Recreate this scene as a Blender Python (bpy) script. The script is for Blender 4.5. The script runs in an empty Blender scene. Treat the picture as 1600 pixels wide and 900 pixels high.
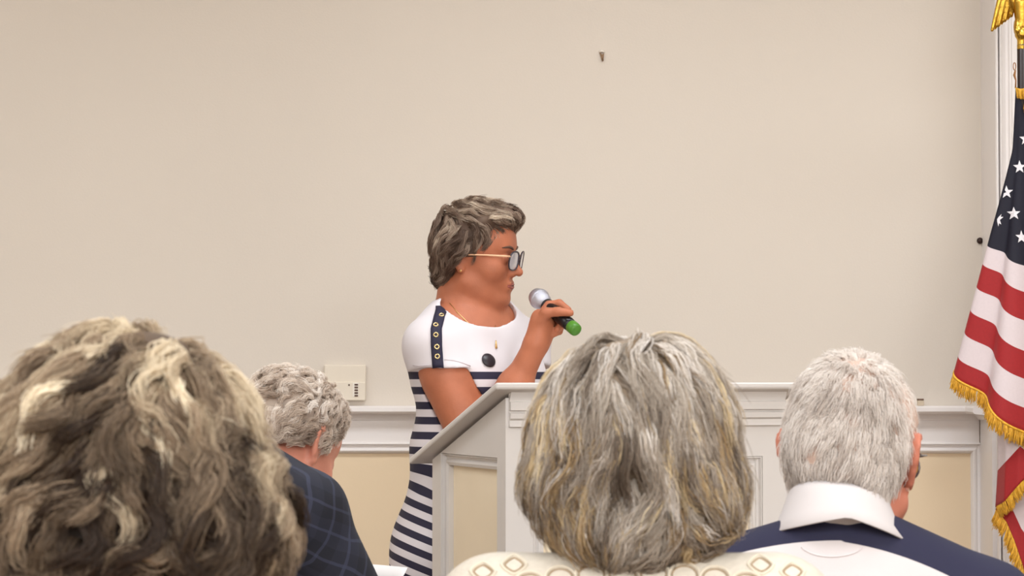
import bpy, bmesh, math, random
import numpy as np
from mathutils import Vector, Matrix
from mathutils.bvhtree import BVHTree

S = bpy.context.scene
COL = S.collection
PI = math.pi
rng = np.random.default_rng(7)
random.seed(7)

# ------------------------------------------------------------------ camera
CAM_H, PITCH, FPX = 1.18, math.atan(140 / 4000), 4000.0
cam = bpy.data.cameras.new('camera')
cam.lens, cam.sensor_width, cam.clip_end = 90.0, 36.0, 60
cam.dof.use_dof = True
cam.dof.focus_distance = 5.4
cam.dof.aperture_fstop = 18.0
cam_ob = bpy.data.objects.new('camera', cam)
COL.objects.link(cam_ob)
cam_ob.location = (0, 0, CAM_H)
cam_ob.rotation_euler = (PI / 2 + PITCH, 0, 0)
S.camera = cam_ob

# ------------------------------------------------------------------ world, lamps, exposure
w = bpy.data.worlds.new('world')
S.world = w
w.use_nodes = True
w.node_tree.nodes['Background'].inputs[0].default_value = (0.95, 0.97, 1.0, 1)
w.node_tree.nodes['Background'].inputs[1].default_value = 0.25
S.view_settings.view_transform = 'Standard'
S.view_settings.look = 'None'
S.view_settings.gamma = 1.0
S.view_settings.exposure = -0.08


def area(name, loc, sx, sy, power, col, rot=(0, 0, 0)):
    l = bpy.data.lights.new(name, 'AREA')
    l.shape, l.size, l.size_y, l.energy, l.color = 'RECTANGLE', sx, sy, power, col
    o = bpy.data.objects.new(name, l)
    COL.objects.link(o)
    o.location, o.rotation_euler = loc, rot
    return o


WARM = (0.90, 0.955, 1.0)
for lx, ly, p in ((-2.0, 4.9, 20), (0.3, 4.9, 27), (2.1, 4.9, 25), (-2.0, 2.2, 20), (0.1, 2.2, 24), (2.1, 2.2, 24),
                  (-2.0, -0.4, 62), (0.1, -0.4, 70), (2.1, -0.4, 75), (-2.0, -3.0, 150), (0.1, -3.0, 160), (2.1, -3.0, 170)):  # rearmost row is added frontal fill for lectern and trim
    area('ceiling_and_fill_lamp', (lx, ly, 2.83), 1.2, 0.6, p, WARM)

# ------------------------------------------------------------------ material helpers
def srgb(r, g, b):
    f = lambda c: c / 12.92 if c <= 0.04045 else ((c + 0.055) / 1.055) ** 2.4
    return (f(r / 255), f(g / 255), f(b / 255), 1)


def mat(name, col, rough=0.6, metal=0.0, var=0.0, scale=30.0, bump=0.0, bscale=200.0, spec=0.4, sss=0.0, sheen=0.0, trans=0.0):
    m = bpy.data.materials.new(name)
    m.use_nodes = True
    nt = m.node_tree
    b = nt.nodes['Principled BSDF']
    b.inputs['Base Color'].default_value = col
    b.inputs['Roughness'].default_value = rough
    b.inputs['Metallic'].default_value = metal
    b.inputs['Specular IOR Level'].default_value = spec
    if sss:
        b.inputs['Subsurface Weight'].default_value = sss
        b.inputs['Subsurface Radius'].default_value = (0.012, 0.005, 0.003)
        b.inputs['Subsurface Scale'].default_value = 1.0
    if sheen:
        b.inputs['Sheen Weight'].default_value = sheen
    if trans:
        b.inputs['Transmission Weight'].default_value = trans
    tc = nt.nodes.new('ShaderNodeTexCoord')
    if var:
        n = nt.nodes.new('ShaderNodeTexNoise')
        n.inputs['Scale'].default_value = scale
        n.inputs['Detail'].default_value = 5
        nt.links.new(tc.outputs['Object'], n.inputs['Vector'])
        r = nt.nodes.new('ShaderNodeValToRGB')
        r.color_ramp.elements[0].position = 0.3
        r.color_ramp.elements[1].position = 0.7
        r.color_ramp.elements[0].color = (col[0] * (1 - var), col[1] * (1 - var * 1.1), col[2] * (1 - var * 1.2), 1)
        r.color_ramp.elements[1].color = (min(1, col[0] * (1 + var)), min(1, col[1] * (1 + var)), min(1, col[2] * (1 + var)), 1)
        nt.links.new(n.outputs['Fac'], r.inputs['Fac'])
        nt.links.new(r.outputs['Color'], b.inputs['Base Color'])
    if bump:
        n2 = nt.nodes.new('ShaderNodeTexNoise')
        n2.inputs['Scale'].default_value = bscale
        n2.inputs['Detail'].default_value = 3
        nt.links.new(tc.outputs['Object'], n2.inputs['Vector'])
        bp = nt.nodes.new('ShaderNodeBump')
        bp.inputs['Strength'].default_value = bump
        bp.inputs['Distance'].default_value = 0.002
        nt.links.new(n2.outputs['Fac'], bp.inputs['Height'])
        nt.links.new(bp.outputs['Normal'], b.inputs['Normal'])
    return m


def ramp_mat(name, attr, stops, rough=0.6, bump=0.0, bscale=600.0, constant=False, spec=0.3, var=0.0, sheen=0.0, glow_through=0.0):
    """base colour from a ramp over a float attribute carried by the mesh or the strands"""
    m = bpy.data.materials.new(name)
    m.use_nodes = True
    nt = m.node_tree
    b = nt.nodes['Principled BSDF']
    b.inputs['Roughness'].default_value = rough
    b.inputs['Specular IOR Level'].default_value = spec
    b.inputs['Sheen Weight'].default_value = sheen
    a = nt.nodes.new('ShaderNodeAttribute')
    a.attribute_name = attr
    r = nt.nodes.new('ShaderNodeValToRGB')
    els = r.color_ramp.elements
    while len(els) < len(stops):
        els.new(0.5)
    for e, (p, c) in zip(els, stops):
        e.position, e.color = p, c
    if constant:
        r.color_ramp.interpolation = 'CONSTANT'
    nt.links.new(a.outputs['Fac'], r.inputs['Fac'])
    nt.links.new(r.outputs['Color'], b.inputs['Base Color'])
    if glow_through:
        tl = nt.nodes.new('ShaderNodeBsdfTranslucent')
        nt.links.new(r.outputs['Color'], tl.inputs['Color'])
        ms = nt.nodes.new('ShaderNodeMixShader')
        ms.inputs[0].default_value = glow_through
        nt.links.new(b.outputs[0], ms.inputs[1])
        nt.links.new(tl.outputs[0], ms.inputs[2])
        nt.links.new(ms.outputs[0], nt.nodes['Material Output'].inputs['Surface'])
    if bump:
        tc = nt.nodes.new('ShaderNodeTexCoord')
        n2 = nt.nodes.new('ShaderNodeTexNoise')
        n2.inputs['Scale'].default_value = bscale
        nt.links.new(tc.outputs['Object'], n2.inputs['Vector'])
        bp = nt.nodes.new('ShaderNodeBump')
        bp.inputs['Strength'].default_value = bump
        bp.inputs['Distance'].default_value = 0.002
        nt.links.new(n2.outputs['Fac'], bp.inputs['Height'])
        nt.links.new(bp.outputs['Normal'], b.inputs['Normal'])
    return m


M_WALL = mat('cream_wall_paint', srgb(221, 211, 199), 0.75, var=0.015, scale=1.2, bump=0.12, bscale=180)
M_WALL_LOW = mat('beige_panel_paint', srgb(236, 214, 182), 0.75, var=0.015, scale=2, bump=0.1, bscale=180)
M_TRIM = mat('white_trim_paint', srgb(238, 232, 229), 0.4, var=0.012, scale=5)
M_FLOOR = mat('carpet', srgb(120, 100, 82), 0.95, var=0.15, scale=60, bump=0.3, bscale=300)
M_CEIL = mat('ceiling_paint', srgb(235, 228, 216), 0.9, var=0.01, scale=3)
M_LECT = mat('lectern_grey_white_paint', srgb(222, 217, 213), 0.42, var=0.012, scale=8)
M_GOLD = mat('polished_gold', srgb(205, 165, 70), 0.25, metal=1.0, var=0.12, scale=60, bump=0.25, bscale=150)
M_BLACK = mat('black_plastic', srgb(22, 21, 24), 0.3)
M_DARKWOOD = mat('dark_pole', srgb(40, 26, 22), 0.35)

# ------------------------------------------------------------------ mesh helpers
def link(o, parent=None):
    COL.objects.link(o)
    if parent:
        o.parent = parent
    return o


def tag(o, label=None, cat=None, group=None, kind=None):
    for k, v in (('label', label), ('category', cat), ('group', group), ('kind', kind)):
        if v:
            o[k] = v
    return o


def np_mesh(name, V, F, m, parent=None, smooth=True, attrs=None):
    """V (n,3) float array, F (k,4) or (k,3) int array -> one mesh object; V is in the parent's space"""
    V = np.asarray(V, np.float32)
    F = np.asarray(F, np.int32)
    me = bpy.data.meshes.new(name)
    me.vertices.add(len(V))
    me.vertices.foreach_set('co', V.ravel())
    n = F.shape[1]
    me.loops.add(F.size)
    me.loops.foreach_set('vertex_index', F.ravel())
    me.polygons.add(len(F))
    me.polygons.foreach_set('loop_start', np.arange(0, F.size, n, dtype=np.int32))
    me.polygons.foreach_set('loop_total', np.full(len(F), n, np.int32))
    me.polygons.foreach_set('use_smooth', np.full(len(F), smooth, bool))
    for k, v in (attrs or {}).items():
        a = me.attributes.new(k, 'FLOAT', 'POINT')
        a.data.foreach_set('value', np.asarray(v, np.float32))
    me.update(calc_edges=True)
    me.validate()
    me.materials.append(m)
    return link(bpy.data.objects.new(name, me), parent)


def bm_obj(name, bm, m, parent=None, smooth=False):
    me = bpy.data.meshes.new(name)
    bmesh.ops.recalc_face_normals(bm, faces=bm.faces[:])
    bm.to_mesh(me)
    bm.free()
    if smooth:
        for p in me.polygons:
            p.use_smooth = True
    me.materials.append(m)
    return link(bpy.data.objects.new(name, me), parent)


def add_box(bm, lo, hi, bev=0.0):
    b2 = bmesh.new()
    bmesh.ops.create_cube(b2, size=1)
    for v in b2.verts:
        v.co = Vector([(lo[i] + hi[i]) / 2 + v.co[i] * (hi[i] - lo[i]) for i in range(3)])
    if bev:
        bmesh.ops.bevel(b2, geom=b2.edges[:], offset=bev, segments=2, affect='EDGES', profile=0.5)
    merge(bm, b2)


def merge(bm, b2, mx=None):
    if mx is not None:
        bmesh.ops.transform(b2, matrix=mx, verts=b2.verts)
    b2.verts.index_update()
    vs = [bm.verts.new(v.co) for v in b2.verts]
    for f in b2.faces:
        try:
            bm.faces.new([vs[v.index] for v in f.verts])
        except ValueError:
            pass
    b2.free()


def box(name, lo, hi, m, parent=None, bev=0.0):
    bm = bmesh.new()
    add_box(bm, lo, hi, bev)
    return bm_obj(name, bm, m, parent)


def add_prism(bm, prof, fn, a, b, ca=0.0, cb=0.0):
    """extrude a closed 2-D profile [(u, v)] from a to b; fn(u, v, t) -> point. ca, cb: mitre slopes at the ends"""
    ra = [bm.verts.new(fn(u, v, a + ca * u)) for u, v in prof]
    rb = [bm.verts.new(fn(u, v, b - cb * u)) for u, v in prof]
    n = len(prof)
    for i in range(n):
        bm.faces.new((ra[i], ra[(i + 1) % n], rb[(i + 1) % n], rb[i]))
    bm.faces.new(ra)
    bm.faces.new(rb[::-1])


def tube_np(pts, rad, seg=8, closed=False):
    pts = np.asarray(pts, float)
    n = len(pts)
    rad = np.full(n, rad) if np.isscalar(rad) else np.asarray(rad, float)
    T = np.gradient(pts, axis=0)
    if closed:
        T = np.roll(pts, -1, 0) - np.roll(pts, 1, 0)
    T /= np.linalg.norm(T, axis=1, keepdims=True) + 1e-12
    ref = np.array([0.0, 0, 1]) if abs(T[:, 2]).mean() < 0.8 else np.array([1.0, 0, 0])
    N = np.cross(T, ref)
    N /= np.linalg.norm(N, axis=1, keepdims=True) + 1e-12
    B = np.cross(T, N)
    an = np.linspace(0, 2 * PI, seg, endpoint=False)
    V = (pts[:, None] + rad[:, None, None] * (np.cos(an)[None, :, None] * N[:, None] + np.sin(an)[None, :, None] * B[:, None])).reshape(-1, 3)
    F = []
    for i in range(n if closed else n - 1):
        j = (i + 1) % n
        for k in range(seg):
            l = (k + 1) % seg
            F.append((i * seg + k, j * seg + k, j * seg + l, i * seg + l))
    if not closed:
        for i, rev in ((0, False), (n - 1, True)):
            c = len(V)
            V = np.vstack([V, pts[i]])
            for k in range(seg):
                l = (k + 1) % seg
                q = (i * seg + k, i * seg + l, c, c)
                F.append((c, i * seg + k, i * seg + l, c) if rev else (c, i * seg + l, i * seg + k, c))
    return V, F


def tube(name, pts, rad, m, parent=None, seg=8, closed=False):
    V, F = tube_np(pts, rad, seg, closed)
    bm = bmesh.new()
    vs = [bm.verts.new(v) for v in V]
    for f in F:
        ids = list(dict.fromkeys(f))
        try:
            bm.faces.new([vs[i] for i in ids])
        except ValueError:
            pass
    return bm_obj(name, bm, m, parent, smooth=True)


def lathe(name, prof, m, parent=None, seg=24, mx=None):
    """prof: [(r, z)]"""
    bm = bmesh.new()
    rows = []
    for r, z in prof:
        rows.append([bm.verts.new((r * math.cos(2 * PI * k / seg), r * math.sin(2 * PI * k / seg), z)) for k in range(seg)])
    for a, b in zip(rows, rows[1:]):
        for k in range(seg):
            bm.faces.new((a[k], a[(k + 1) % seg], b[(k + 1) % seg], b[k]))
    bm.faces.new(rows[0][::-1])
    bm.faces.new(rows[-1])
    if mx is not None:
        bmesh.ops.transform(bm, matrix=mx, verts=bm.verts)
    return bm_obj(name, bm, m, parent, smooth=True)


_cp, _sp = math.cos(PITCH), math.sin(PITCH)


def W(px, py, Y):
    """measuring aid: the world point at depth Y that the photograph shows at pixel (px, py)"""
    xc, yc = (px - 800) / FPX, (450 - py) / FPX
    d = np.array([xc, _cp - yc * _sp, _sp + yc * _cp])
    return np.array([0, 0, CAM_H]) + d * (Y / d[1])


# ------------------------------------------------------------------ implicit surfaces (bodies, clothes, hair shapes)
class Field:
    def __init__(s, lo, hi, h):
        s.lo, s.h = np.array(lo, float), h
        s.n = np.ceil((np.array(hi, float) - s.lo) / h).astype(int) + 1
        s.D = np.full(s.n, 1.0, np.float32)
        s.ax = [(s.lo[i] + h * np.arange(s.n[i])).astype(np.float32) for i in range(3)]

    def sub(s, lo, hi):
        a = np.clip(np.floor((np.array(lo) - s.lo) / s.h).astype(int), 0, s.n - 1)
        b = np.clip(np.ceil((np.array(hi) - s.lo) / s.h).astype(int) + 1, a + 1, s.n)
        sl = tuple(slice(a[i], b[i]) for i in range(3))
        return sl, s.ax[0][sl[0]][:, None, None], s.ax[1][sl[1]][None, :, None], s.ax[2][sl[2]][None, None, :]

    def put(s, sl, d, k, mode):
        o = s.D[sl]
        if mode == 'add':
            h = np.clip(0.5 + 0.5 * (o - d) / k, 0, 1)
            s.D[sl] = o + (d - o) * h - k * h * (1 - h)
        elif mode == 'cut':
            d = -d
            h = np.clip(0.5 - 0.5 * (o - d) / k, 0, 1)
            s.D[sl] = o + (d - o) * h + k * h * (1 - h)

    def E(s, c, r, R=None, k=0.02, mode='add'):
        c, r = np.asarray(c, float), np.asarray(r, float) * np.ones(3)
        m = r.max() + k + 3 * s.h
        sl, X, Y, Z = s.sub(c - m, c + m)
        x, y, z = X - c[0], Y - c[1], Z - c[2]
        if R is not None:
            x, y, z = (R[0, 0] * x + R[1, 0] * y + R[2, 0] * z, R[0, 1] * x + R[1, 1] * y + R[2, 1] * z, R[0, 2] * x + R[1, 2] * y + R[2, 2] * z)
        q = np.sqrt((x / r[0]) ** 2 + (y / r[1]) ** 2 + (z / r[2]) ** 2) + 1e-6
        g = np.sqrt((x / r[0] ** 2) ** 2 + (y / r[1] ** 2) ** 2 + (z / r[2] ** 2) ** 2) + 1e-6
        s.put(sl, (q * (q - 1) / g).astype(np.float32), k, mode)

    def C(s, a, b, ra, rb=None, k=0.015, mode='add'):
        rb = ra if rb is None else rb
        a, b = np.asarray(a, float), np.asarray(b, float)
        m = max(ra, rb) + k + 3 * s.h
        sl, X, Y, Z = s.sub(np.minimum(a, b) - m, np.maximum(a, b) + m)
        ab = b - a
        L = float(ab @ ab) + 1e-12
        x, y, z = X - a[0], Y - a[1], Z - a[2]
        t = np.clip((x * ab[0] + y * ab[1] + z * ab[2]) / L, 0, 1)
        d = np.sqrt((x - t * ab[0]) ** 2 + (y - t * ab[1]) ** 2 + (z - t * ab[2]) ** 2) - (ra + (rb - ra) * t)
        s.put(sl, d.astype(np.float32), k, mode)

    def chain(s, pts, rad, k=0.012):
        for i in range(len(pts) - 1):
            s.C(pts[i], pts[i + 1], rad[i], rad[i + 1], k)

    def plane(s, p, n, k=0.004):
        """keep the side the normal points away from"""
        n = np.asarray(n, float)
        n = n / np.linalg.norm(n)
        d = (s.ax[0][:, None, None] - p[0]) * n[0] + (s.ax[1][None, :, None] - p[1]) * n[1] + (s.ax[2][None, None, :] - p[2]) * n[2]
        s.D = np.maximum(s.D, d.astype(np.float32))

    def mesh(s, off=0.0, smooth=2):
        D = s.D - off
        D = np.pad(D, 1, constant_values=1.0)
        lo = s.lo - s.h
        I = D < 0
        n = np.array(D.shape) - 1
        cnt = np.zeros(n, np.int8)
        offs = [(i, j, k) for i in (0, 1) for j in (0, 1) for k in (0, 1)]
        for o in offs:
            cnt += I[o[0]:n[0] + o[0], o[1]:n[1] + o[1], o[2]:n[2] + o[2]]
        act = (cnt > 0) & (cnt < 8)
        idx = np.argwhere(act)
        vid = np.full(n, -1, np.int32)
        vid[act] = np.arange(len(idx))
        acc = np.zeros((len(idx), 3))
        num = np.zeros(len(idx))
        for a in offs:
            for axn in range(3):
                if a[axn]:
                    continue
                b = list(a)
                b[axn] = 1
                da = D[idx[:, 0] + a[0], idx[:, 1] + a[1], idx[:, 2] + a[2]]
                db = D[idx[:, 0] + b[0], idx[:, 1] + b[1], idx[:, 2] + b[2]]
                c = (da < 0) != (db < 0)
                t = np.where(c, da / np.where(c, da - db, 1), 0)
                p = np.tile(np.array(a, float), (len(idx), 1))
                p[:, axn] = t
                acc += p * c[:, None]
                num += c
        V = lo + (idx + acc / num[:, None]) * s.h
        Q = []
        for axn in range(3):
            u, v = [(1, 2), (2, 0), (0, 1)][axn]
            sa = [slice(None)] * 3
            sb = [slice(None)] * 3
            sa[axn], sb[axn] = slice(0, -1), slice(1, None)
            A, B = I[tuple(sa)], I[tuple(sb)]
            e = np.argwhere(A != B)
            e = e[(e[:, u] > 0) & (e[:, v] > 0) & (e[:, u] < n[u]) & (e[:, v] < n[v])]
            ins = A[e[:, 0], e[:, 1], e[:, 2]]
            du, dv = np.eye(3, dtype=int)[u], np.eye(3, dtype=int)[v]
            g = lambda q: vid[q[:, 0], q[:, 1], q[:, 2]]
            q = np.stack([g(e - du - dv), g(e - dv), g(e), g(e - du)], 1)
            q = np.where(ins[:, None], q, q[:, ::-1])
            Q.append(q)
        F = np.vstack(Q)
        F = F[(F >= 0).all(1)]
        if smooth:
            ed = np.vstack([F[:, [0, 1]], F[:, [1, 2]], F[:, [2, 3]], F[:, [3, 0]]])
            deg = np.bincount(ed.ravel(), minlength=len(V))[:, None]
            for _ in range(smooth):
                su = np.stack([np.bincount(ed[:, 0], V[ed[:, 1], i], len(V)) + np.bincount(ed[:, 1], V[ed[:, 0], i], len(V)) for i in range(3)], 1)
                V = 0.5 * V + 0.5 * su / np.maximum(deg, 1)
        return V, F


def rotm(yaw=0, pitch=0, roll=0):
    """local x = forward, y = left, z = up. yaw: heading of x in the XY plane (radians from +X); pitch > 0 looks down; roll > 0 tips to the right"""
    return np.array((Matrix.Rotation(yaw, 3, 'Z') @ Matrix.Rotation(pitch, 3, 'Y') @ Matrix.Rotation(roll, 3, 'X')))


class Frame:
    def __init__(s, T, R, sc=1.0):
        s.T, s.R, s.s = np.asarray(T, float), R, sc

    def p(s, *l):
        l = np.asarray(l if len(l) > 1 else l[0], float)
        return s.T + s.s * (l @ s.R.T)

    def inv(s, P):
        return (np.asarray(P) - s.T) @ s.R / s.s


def head_prims(f, H, ears=True, face=True, female=True):
    """skull, jaw, face, ears and the upper neck of one head, into field f; H: head frame"""
    R, q = H.R, H.s
    E = lambda c, r, k=0.015, mode='add', RR=None: f.E(H.p(c), np.array(r) * np.ones(3) * q, R if RR is None else R @ RR, k * q, mode)
    C = lambda a, b, ra, rb=None, k=0.01, mode='add': f.C(H.p(a), H.p(b), ra * q, (rb if rb is not None else ra) * q, k * q, mode)
    E((-0.008, 0, 0.036), (0.089, 0.076, 0.083))
    E((0.012, 0, 0.015), (0.078, 0.067, 0.075), 0.03)
    E((0.034, 0, -0.045), (0.052, 0.056, 0.062), 0.03)
    if face:
        for s in (-1, 1):
            E((0.06, s * 0.034, -0.027), (0.03, 0.027, 0.026), 0.02)          # cheeks
            C((0.0, s * 0.056, -0.055), (0.066, s * 0.018, -0.093), 0.016, 0.015, 0.025)   # jaw line
        C((0.079, -0.03, 0.022), (0.079, 0.03, 0.022), 0.0125, None, 0.016)     # brow
        E((0.072, 0, 0.05), (0.022, 0.05, 0.035), 0.03)                        # forehead
        E((0.078, 0, -0.093), (0.015, 0.02, 0.014), 0.02)                      # chin
        for s in (-1, 1):
            E((0.099, s * 0.031, 0.002), (0.017, 0.019, 0.0125), 0.012, 'cut')  # eye sockets
        C((0.084, 0, 0.014), (0.110, 0, -0.026), 0.0075, 0.0105, 0.011)        # nose
        E((0.114, 0, -0.0295), (0.0095, 0.0105, 0.0085), 0.006)
        for s in (-1, 1):
            E((0.097, s * 0.0125, -0.033), (0.010, 0.007, 0.0075), 0.005)
            E((0.099, s * 0.006, -0.0415), (0.004, 0.0032, 0.004), 0.002, 'cut')
            E((0.083, s * 0.031, 0.001), (0.013, 0.0165, 0.0135), 0.003)       # eyelids over the eyeball
        E((0.083, 0, -0.06), (0.013, 0.027, 0.018), 0.016)                     # mouth mound
        C((0.095, -0.016, -0.0555), (0.095, 0.016, -0.0555), 0.0052, None, 0.004)
        C((0.0925, -0.014, -0.0675), (0.0925, 0.014, -0.0675), 0.0062, None, 0.004)
        C((0.103, -0.023, -0.0615), (0.103, 0.023, -0.0615), 0.0035, None, 0.003, 'cut')
    if ears:
        for s in (-1, 1):
            t = np.array(Matrix.Rotation(s * -0.45, 3, 'Z') @ Matrix.Rotation(-0.22, 3, 'Y'))
            E((-0.012, s * 0.077, 0.0), (0.019, 0.0065, 0.032), 0.006, RR=t)
            E((-0.006, s * 0.083, 0.004), (0.011, 0.005, 0.019), 0.004, 'cut', RR=t)
            rim = [(0.004, 0.074, 0.012), (-0.002, 0.081, 0.027), (-0.016, 0.087, 0.031), (-0.029, 0.089, 0.018), (-0.027, 0.086, 0.0), (-0.016, 0.081, -0.018), (-0.005, 0.076, -0.029)]
            for a, b in zip(rim, rim[1:]):
                C((a[0], s * a[1], a[2]), (b[0], s * b[1], b[2]), 0.0045, None, 0.003)
            E((-0.006, s * 0.076, -0.029), (0.009, 0.005, 0.009), 0.005)


def hand_prims(f, wrist, fwd, up, side, q=1.0, curl=0.5, k=0.005):
    """open or curled hand with palm, four unequal fingers and a thumb leaving the palm's side. fwd: to the knuckles, up: back of hand, side: thumb side"""
    wr, fw, u, sd = [np.asarray(v, float) for v in (wrist, fwd, up, side)]
    fw, u, sd = fw / np.linalg.norm(fw), u / np.linalg.norm(u), sd / np.linalg.norm(sd)
    P = lambda a, b, c: wr + q * (a * fw + b * sd + c * u)
    for b in (-0.028, -0.01, 0.008, 0.026):
        f.C(P(0.012, b * 0.6, 0), P(0.082, b, 0), 0.014 * q, 0.0115 * q, 0.012)
    for b, L in ((0.029, 0.070), (0.0095, 0.078), (-0.0105, 0.073), (-0.029, 0.058)):
        a, p = 0.086, P(0.086, b, 0)
        ang = 0.25 * curl
        pts = [p]
        for seg in (0.45, 0.31, 0.24):
            ang += curl * 0.75
            p = p + q * L * seg * (math.cos(ang) * fw - math.sin(ang) * u)
            pts.append(p)
        f.chain(pts, [0.0092 * q, 0.0085 * q, 0.0078 * q, 0.0068 * q], 0.003)
    f.chain([P(0.025, 0.028, -0.004), P(0.055, 0.052, -0.014), P(0.082, 0.062, -0.022), P(0.104, 0.064, -0.03)], [0.015 * q, 0.0115 * q, 0.0098 * q, 0.008 * q], 0.006)


def bvh_of(o):
    dg = bpy.context.evaluated_depsgraph_get()
    return BVHTree.FromObject(o, dg)


# ------------------------------------------------------------------ hair
def vol_fn(prims):
    def f(P):
        d = np.full(len(P), 1.0)
        for c, r, k in prims:
            r = np.asarray(r, float)
            x = P - np.asarray(c, float)
            q = np.sqrt(((x / r) ** 2).sum(1)) + 1e-6
            g = np.sqrt(((x / r ** 2) ** 2).sum(1)) + 1e-6
            e = q * (q - 1) / g
            h = np.clip(0.5 + 0.5 * (d - e) / k, 0, 1)
            d = d + (e - d) * h - k * h * (1 - h)
        return d
    return f


def grad(f, P, e=0.002):
    g = np.stack([f(P + v) - f(P - v) for v in np.eye(3) * e], 1)
    return g / (np.linalg.norm(g, axis=1, keepdims=True) + 1e-9)


def smooth_noise(P, seed, sc):
    """cheap smooth vector noise"""
    r = np.random.default_rng(seed)
    out = np.zeros_like(P)
    for _ in range(5):
        A = r.normal(size=(3, 3)) * sc
        out += np.sin(P @ A + r.uniform(0, 6.28, 3))
    return out / 2.2


def build_hair(person, H, prims, flow, keep, n_guides, n_child, length, steps, base_mat, strand_mat, tone_fn, seed=1,
               lift=(-0.003, 0.004), start_depth=0.010, wave=(0.0, 20.0), clump=(0.006, 0.002), noise=0.2, noise_sc=25.0,
               tip_out=0.0, radius=0.0006, base_off=-0.007, base_h=0.006, frizz=0.0006, bump_amp=0.003, bump_sc=60.0, scalp=None, flyaway=0.0):
    """hair = a shaped inner mass (mesh) + combed strands over it (sub-part). All in head space, then placed by frame H."""
    r = np.random.default_rng(seed)
    f = vol_fn(prims)
    los = np.min([np.array(c) - np.array(rr) for c, rr, k in prims], 0)
    his = np.max([np.array(c) + np.array(rr) for c, rr, k in prims], 0)
    # inner mass
    fl = Field(los - 0.02, his + 0.02, base_h)
    G = np.stack(np.meshgrid(*fl.ax, indexing='ij'), -1).reshape(-1, 3).astype(float)
    d = f(G) - base_off + bump_amp * smooth_noise(G, seed, bump_sc)[:, 0]
    sk = vol_fn([((-0.008, 0, 0.036), (0.089, 0.076, 0.083), 0.02), ((0.012, 0, 0.015), (0.078, 0.067, 0.075), 0.03)])
    d = np.minimum(d, sk(G) - 0.004)
    km = keep(G)
    d = np.maximum(d, np.where(km, -1, 0.004))
    fl.D = d.reshape(fl.n).astype(np.float32)
    V, F = fl.mesh(0, 3)
    tone = tone_fn(V, np.zeros(len(V)), r) * 0.6  # mass toned darker: shade in the gaps between strands painted in
    hair = np_mesh('hair', H.p(V), F, base_mat, person, attrs={'tone': np.clip(tone, 0, 1)})
    # roots on the shape
    P = r.uniform(los - 0.005, his + 0.005, size=(n_guides * 60, 3))
    for _ in range(4):
        P = P - grad(f, P) * f(P)[:, None]
    P = P[(np.abs(f(P)) < 0.002) & keep(P)]
    P = P[r.permutation(len(P))]
    # even out: grid-thin
    cell = 0.9 * math.sqrt(0.16 / max(n_guides, 1)) * 0.55
    _, ui = np.unique(np.floor(P / cell).astype(int) @ np.array([1, 1000, 1000000]), return_index=True)
    rest = np.setdiff1d(np.arange(len(P)), ui)
    P = np.vstack([P[ui], P[rest]])[:n_guides] if len(ui) < n_guides else P[r.permutation(ui)][:n_guides]
    g0 = len(P)
    Ls = length(P, r)
    lf = r.uniform(lift[0], lift[1], g0)
    nrm = grad(f, P)
    p = P - nrm * start_depth
    path = [p]
    vel = None
    for i in range(steps):
        t = (i + 1) / steps
        fd = flow(p, r)
        fd = fd / (np.linalg.norm(fd, axis=1, keepdims=True) + 1e-9)
        fd = fd + noise * smooth_noise(p, seed + 5, noise_sc) * 0.6 + noise * 0.4 * smooth_noise(P * 3 + i * 0.002, seed + 9, 90)
        nrm = grad(f, p)
        fd = fd - nrm * (fd * nrm).sum(1, keepdims=True)
        fd = fd / (np.linalg.norm(fd, axis=1, keepdims=True) + 1e-9)
        vel = fd if vel is None else 0.55 * vel + 0.45 * fd
        p = p + vel * (Ls / steps)[:, None]
        rise = min(1.0, t / 0.16)
        target = -start_depth + (lf + start_depth) * rise + tip_out * t * t
        nrm = grad(f, p)
        p = p - nrm * (f(p) - target)[:, None] * 0.8
        path.append(p)
    G = np.stack(path, 1)                                  # guides, steps+1, 3
    n = steps + 1
    tt = np.linspace(0, 1, n)
    # waves sideways
    T = np.gradient(G, axis=1)
    T /= np.linalg.norm(T, axis=2, keepdims=True) + 1e-9
    Nn = np.repeat(grad(f, G.reshape(-1, 3)).reshape(g0, n, 3), 1, 0)
    Bn = np.cross(T, Nn)
    ph = r.uniform(0, 6.28, (g0, 1))
    arc = tt[None] * Ls[:, None]
    amp = wave[0] * r.uniform(0.5, 1.3, (g0, 1)) * np.minimum(1, tt[None] * 3)
    G = G + Bn * (amp * np.sin(arc * wave[1] * 6.28 + ph))[..., None] + Nn * (0.5 * amp * np.cos(arc * wave[1] * 6.28 + ph))[..., None]
    # children
    N = g0 * n_child
    gi = np.repeat(np.arange(g0), n_child)
    a, b = r.normal(size=(2, N, 1)) * 0.5
    w_ = clump[0] + (clump[1] - clump[0]) * tt[None]
    w_ = w_ * r.uniform(0.7, 1.3, (g0, 1))[gi]
    C = G[gi] + Bn[gi] * (a * w_)[..., None] + Nn[gi] * (b * w_ * 0.45)[..., None]
    fz = np.cumsum(r.normal(size=(N, n, 3)) * frizz, axis=1)
    C = C + fz
    if flyaway:
        fa = (r.uniform(size=(N, 1)) < 0.04) * flyaway * r.uniform(0.3, 1.2, (N, 1)) * tt[None] ** 2
        C = C + Nn[gi] * fa[..., None]
    # unequal lengths: shorten by re-sampling along the strand
    cut = r.uniform(0.7, 1.0, (N, 1)) * tt[None] * (n - 1)
    i0 = np.clip(np.floor(cut).astype(int), 0, n - 2)
    fr = (cut - i0)[..., None]
    row = np.arange(N)[:, None]
    C = C[row, i0] * (1 - fr) + C[row, i0 + 1] * fr
    mid = C[:, n // 2]
    tone = np.clip(tone_fn(mid, r.normal(size=g0)[gi], r) + r.normal(size=N) * 0.06, 0, 1)
    cu = bpy.data.hair_curves.new('strands')
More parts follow.
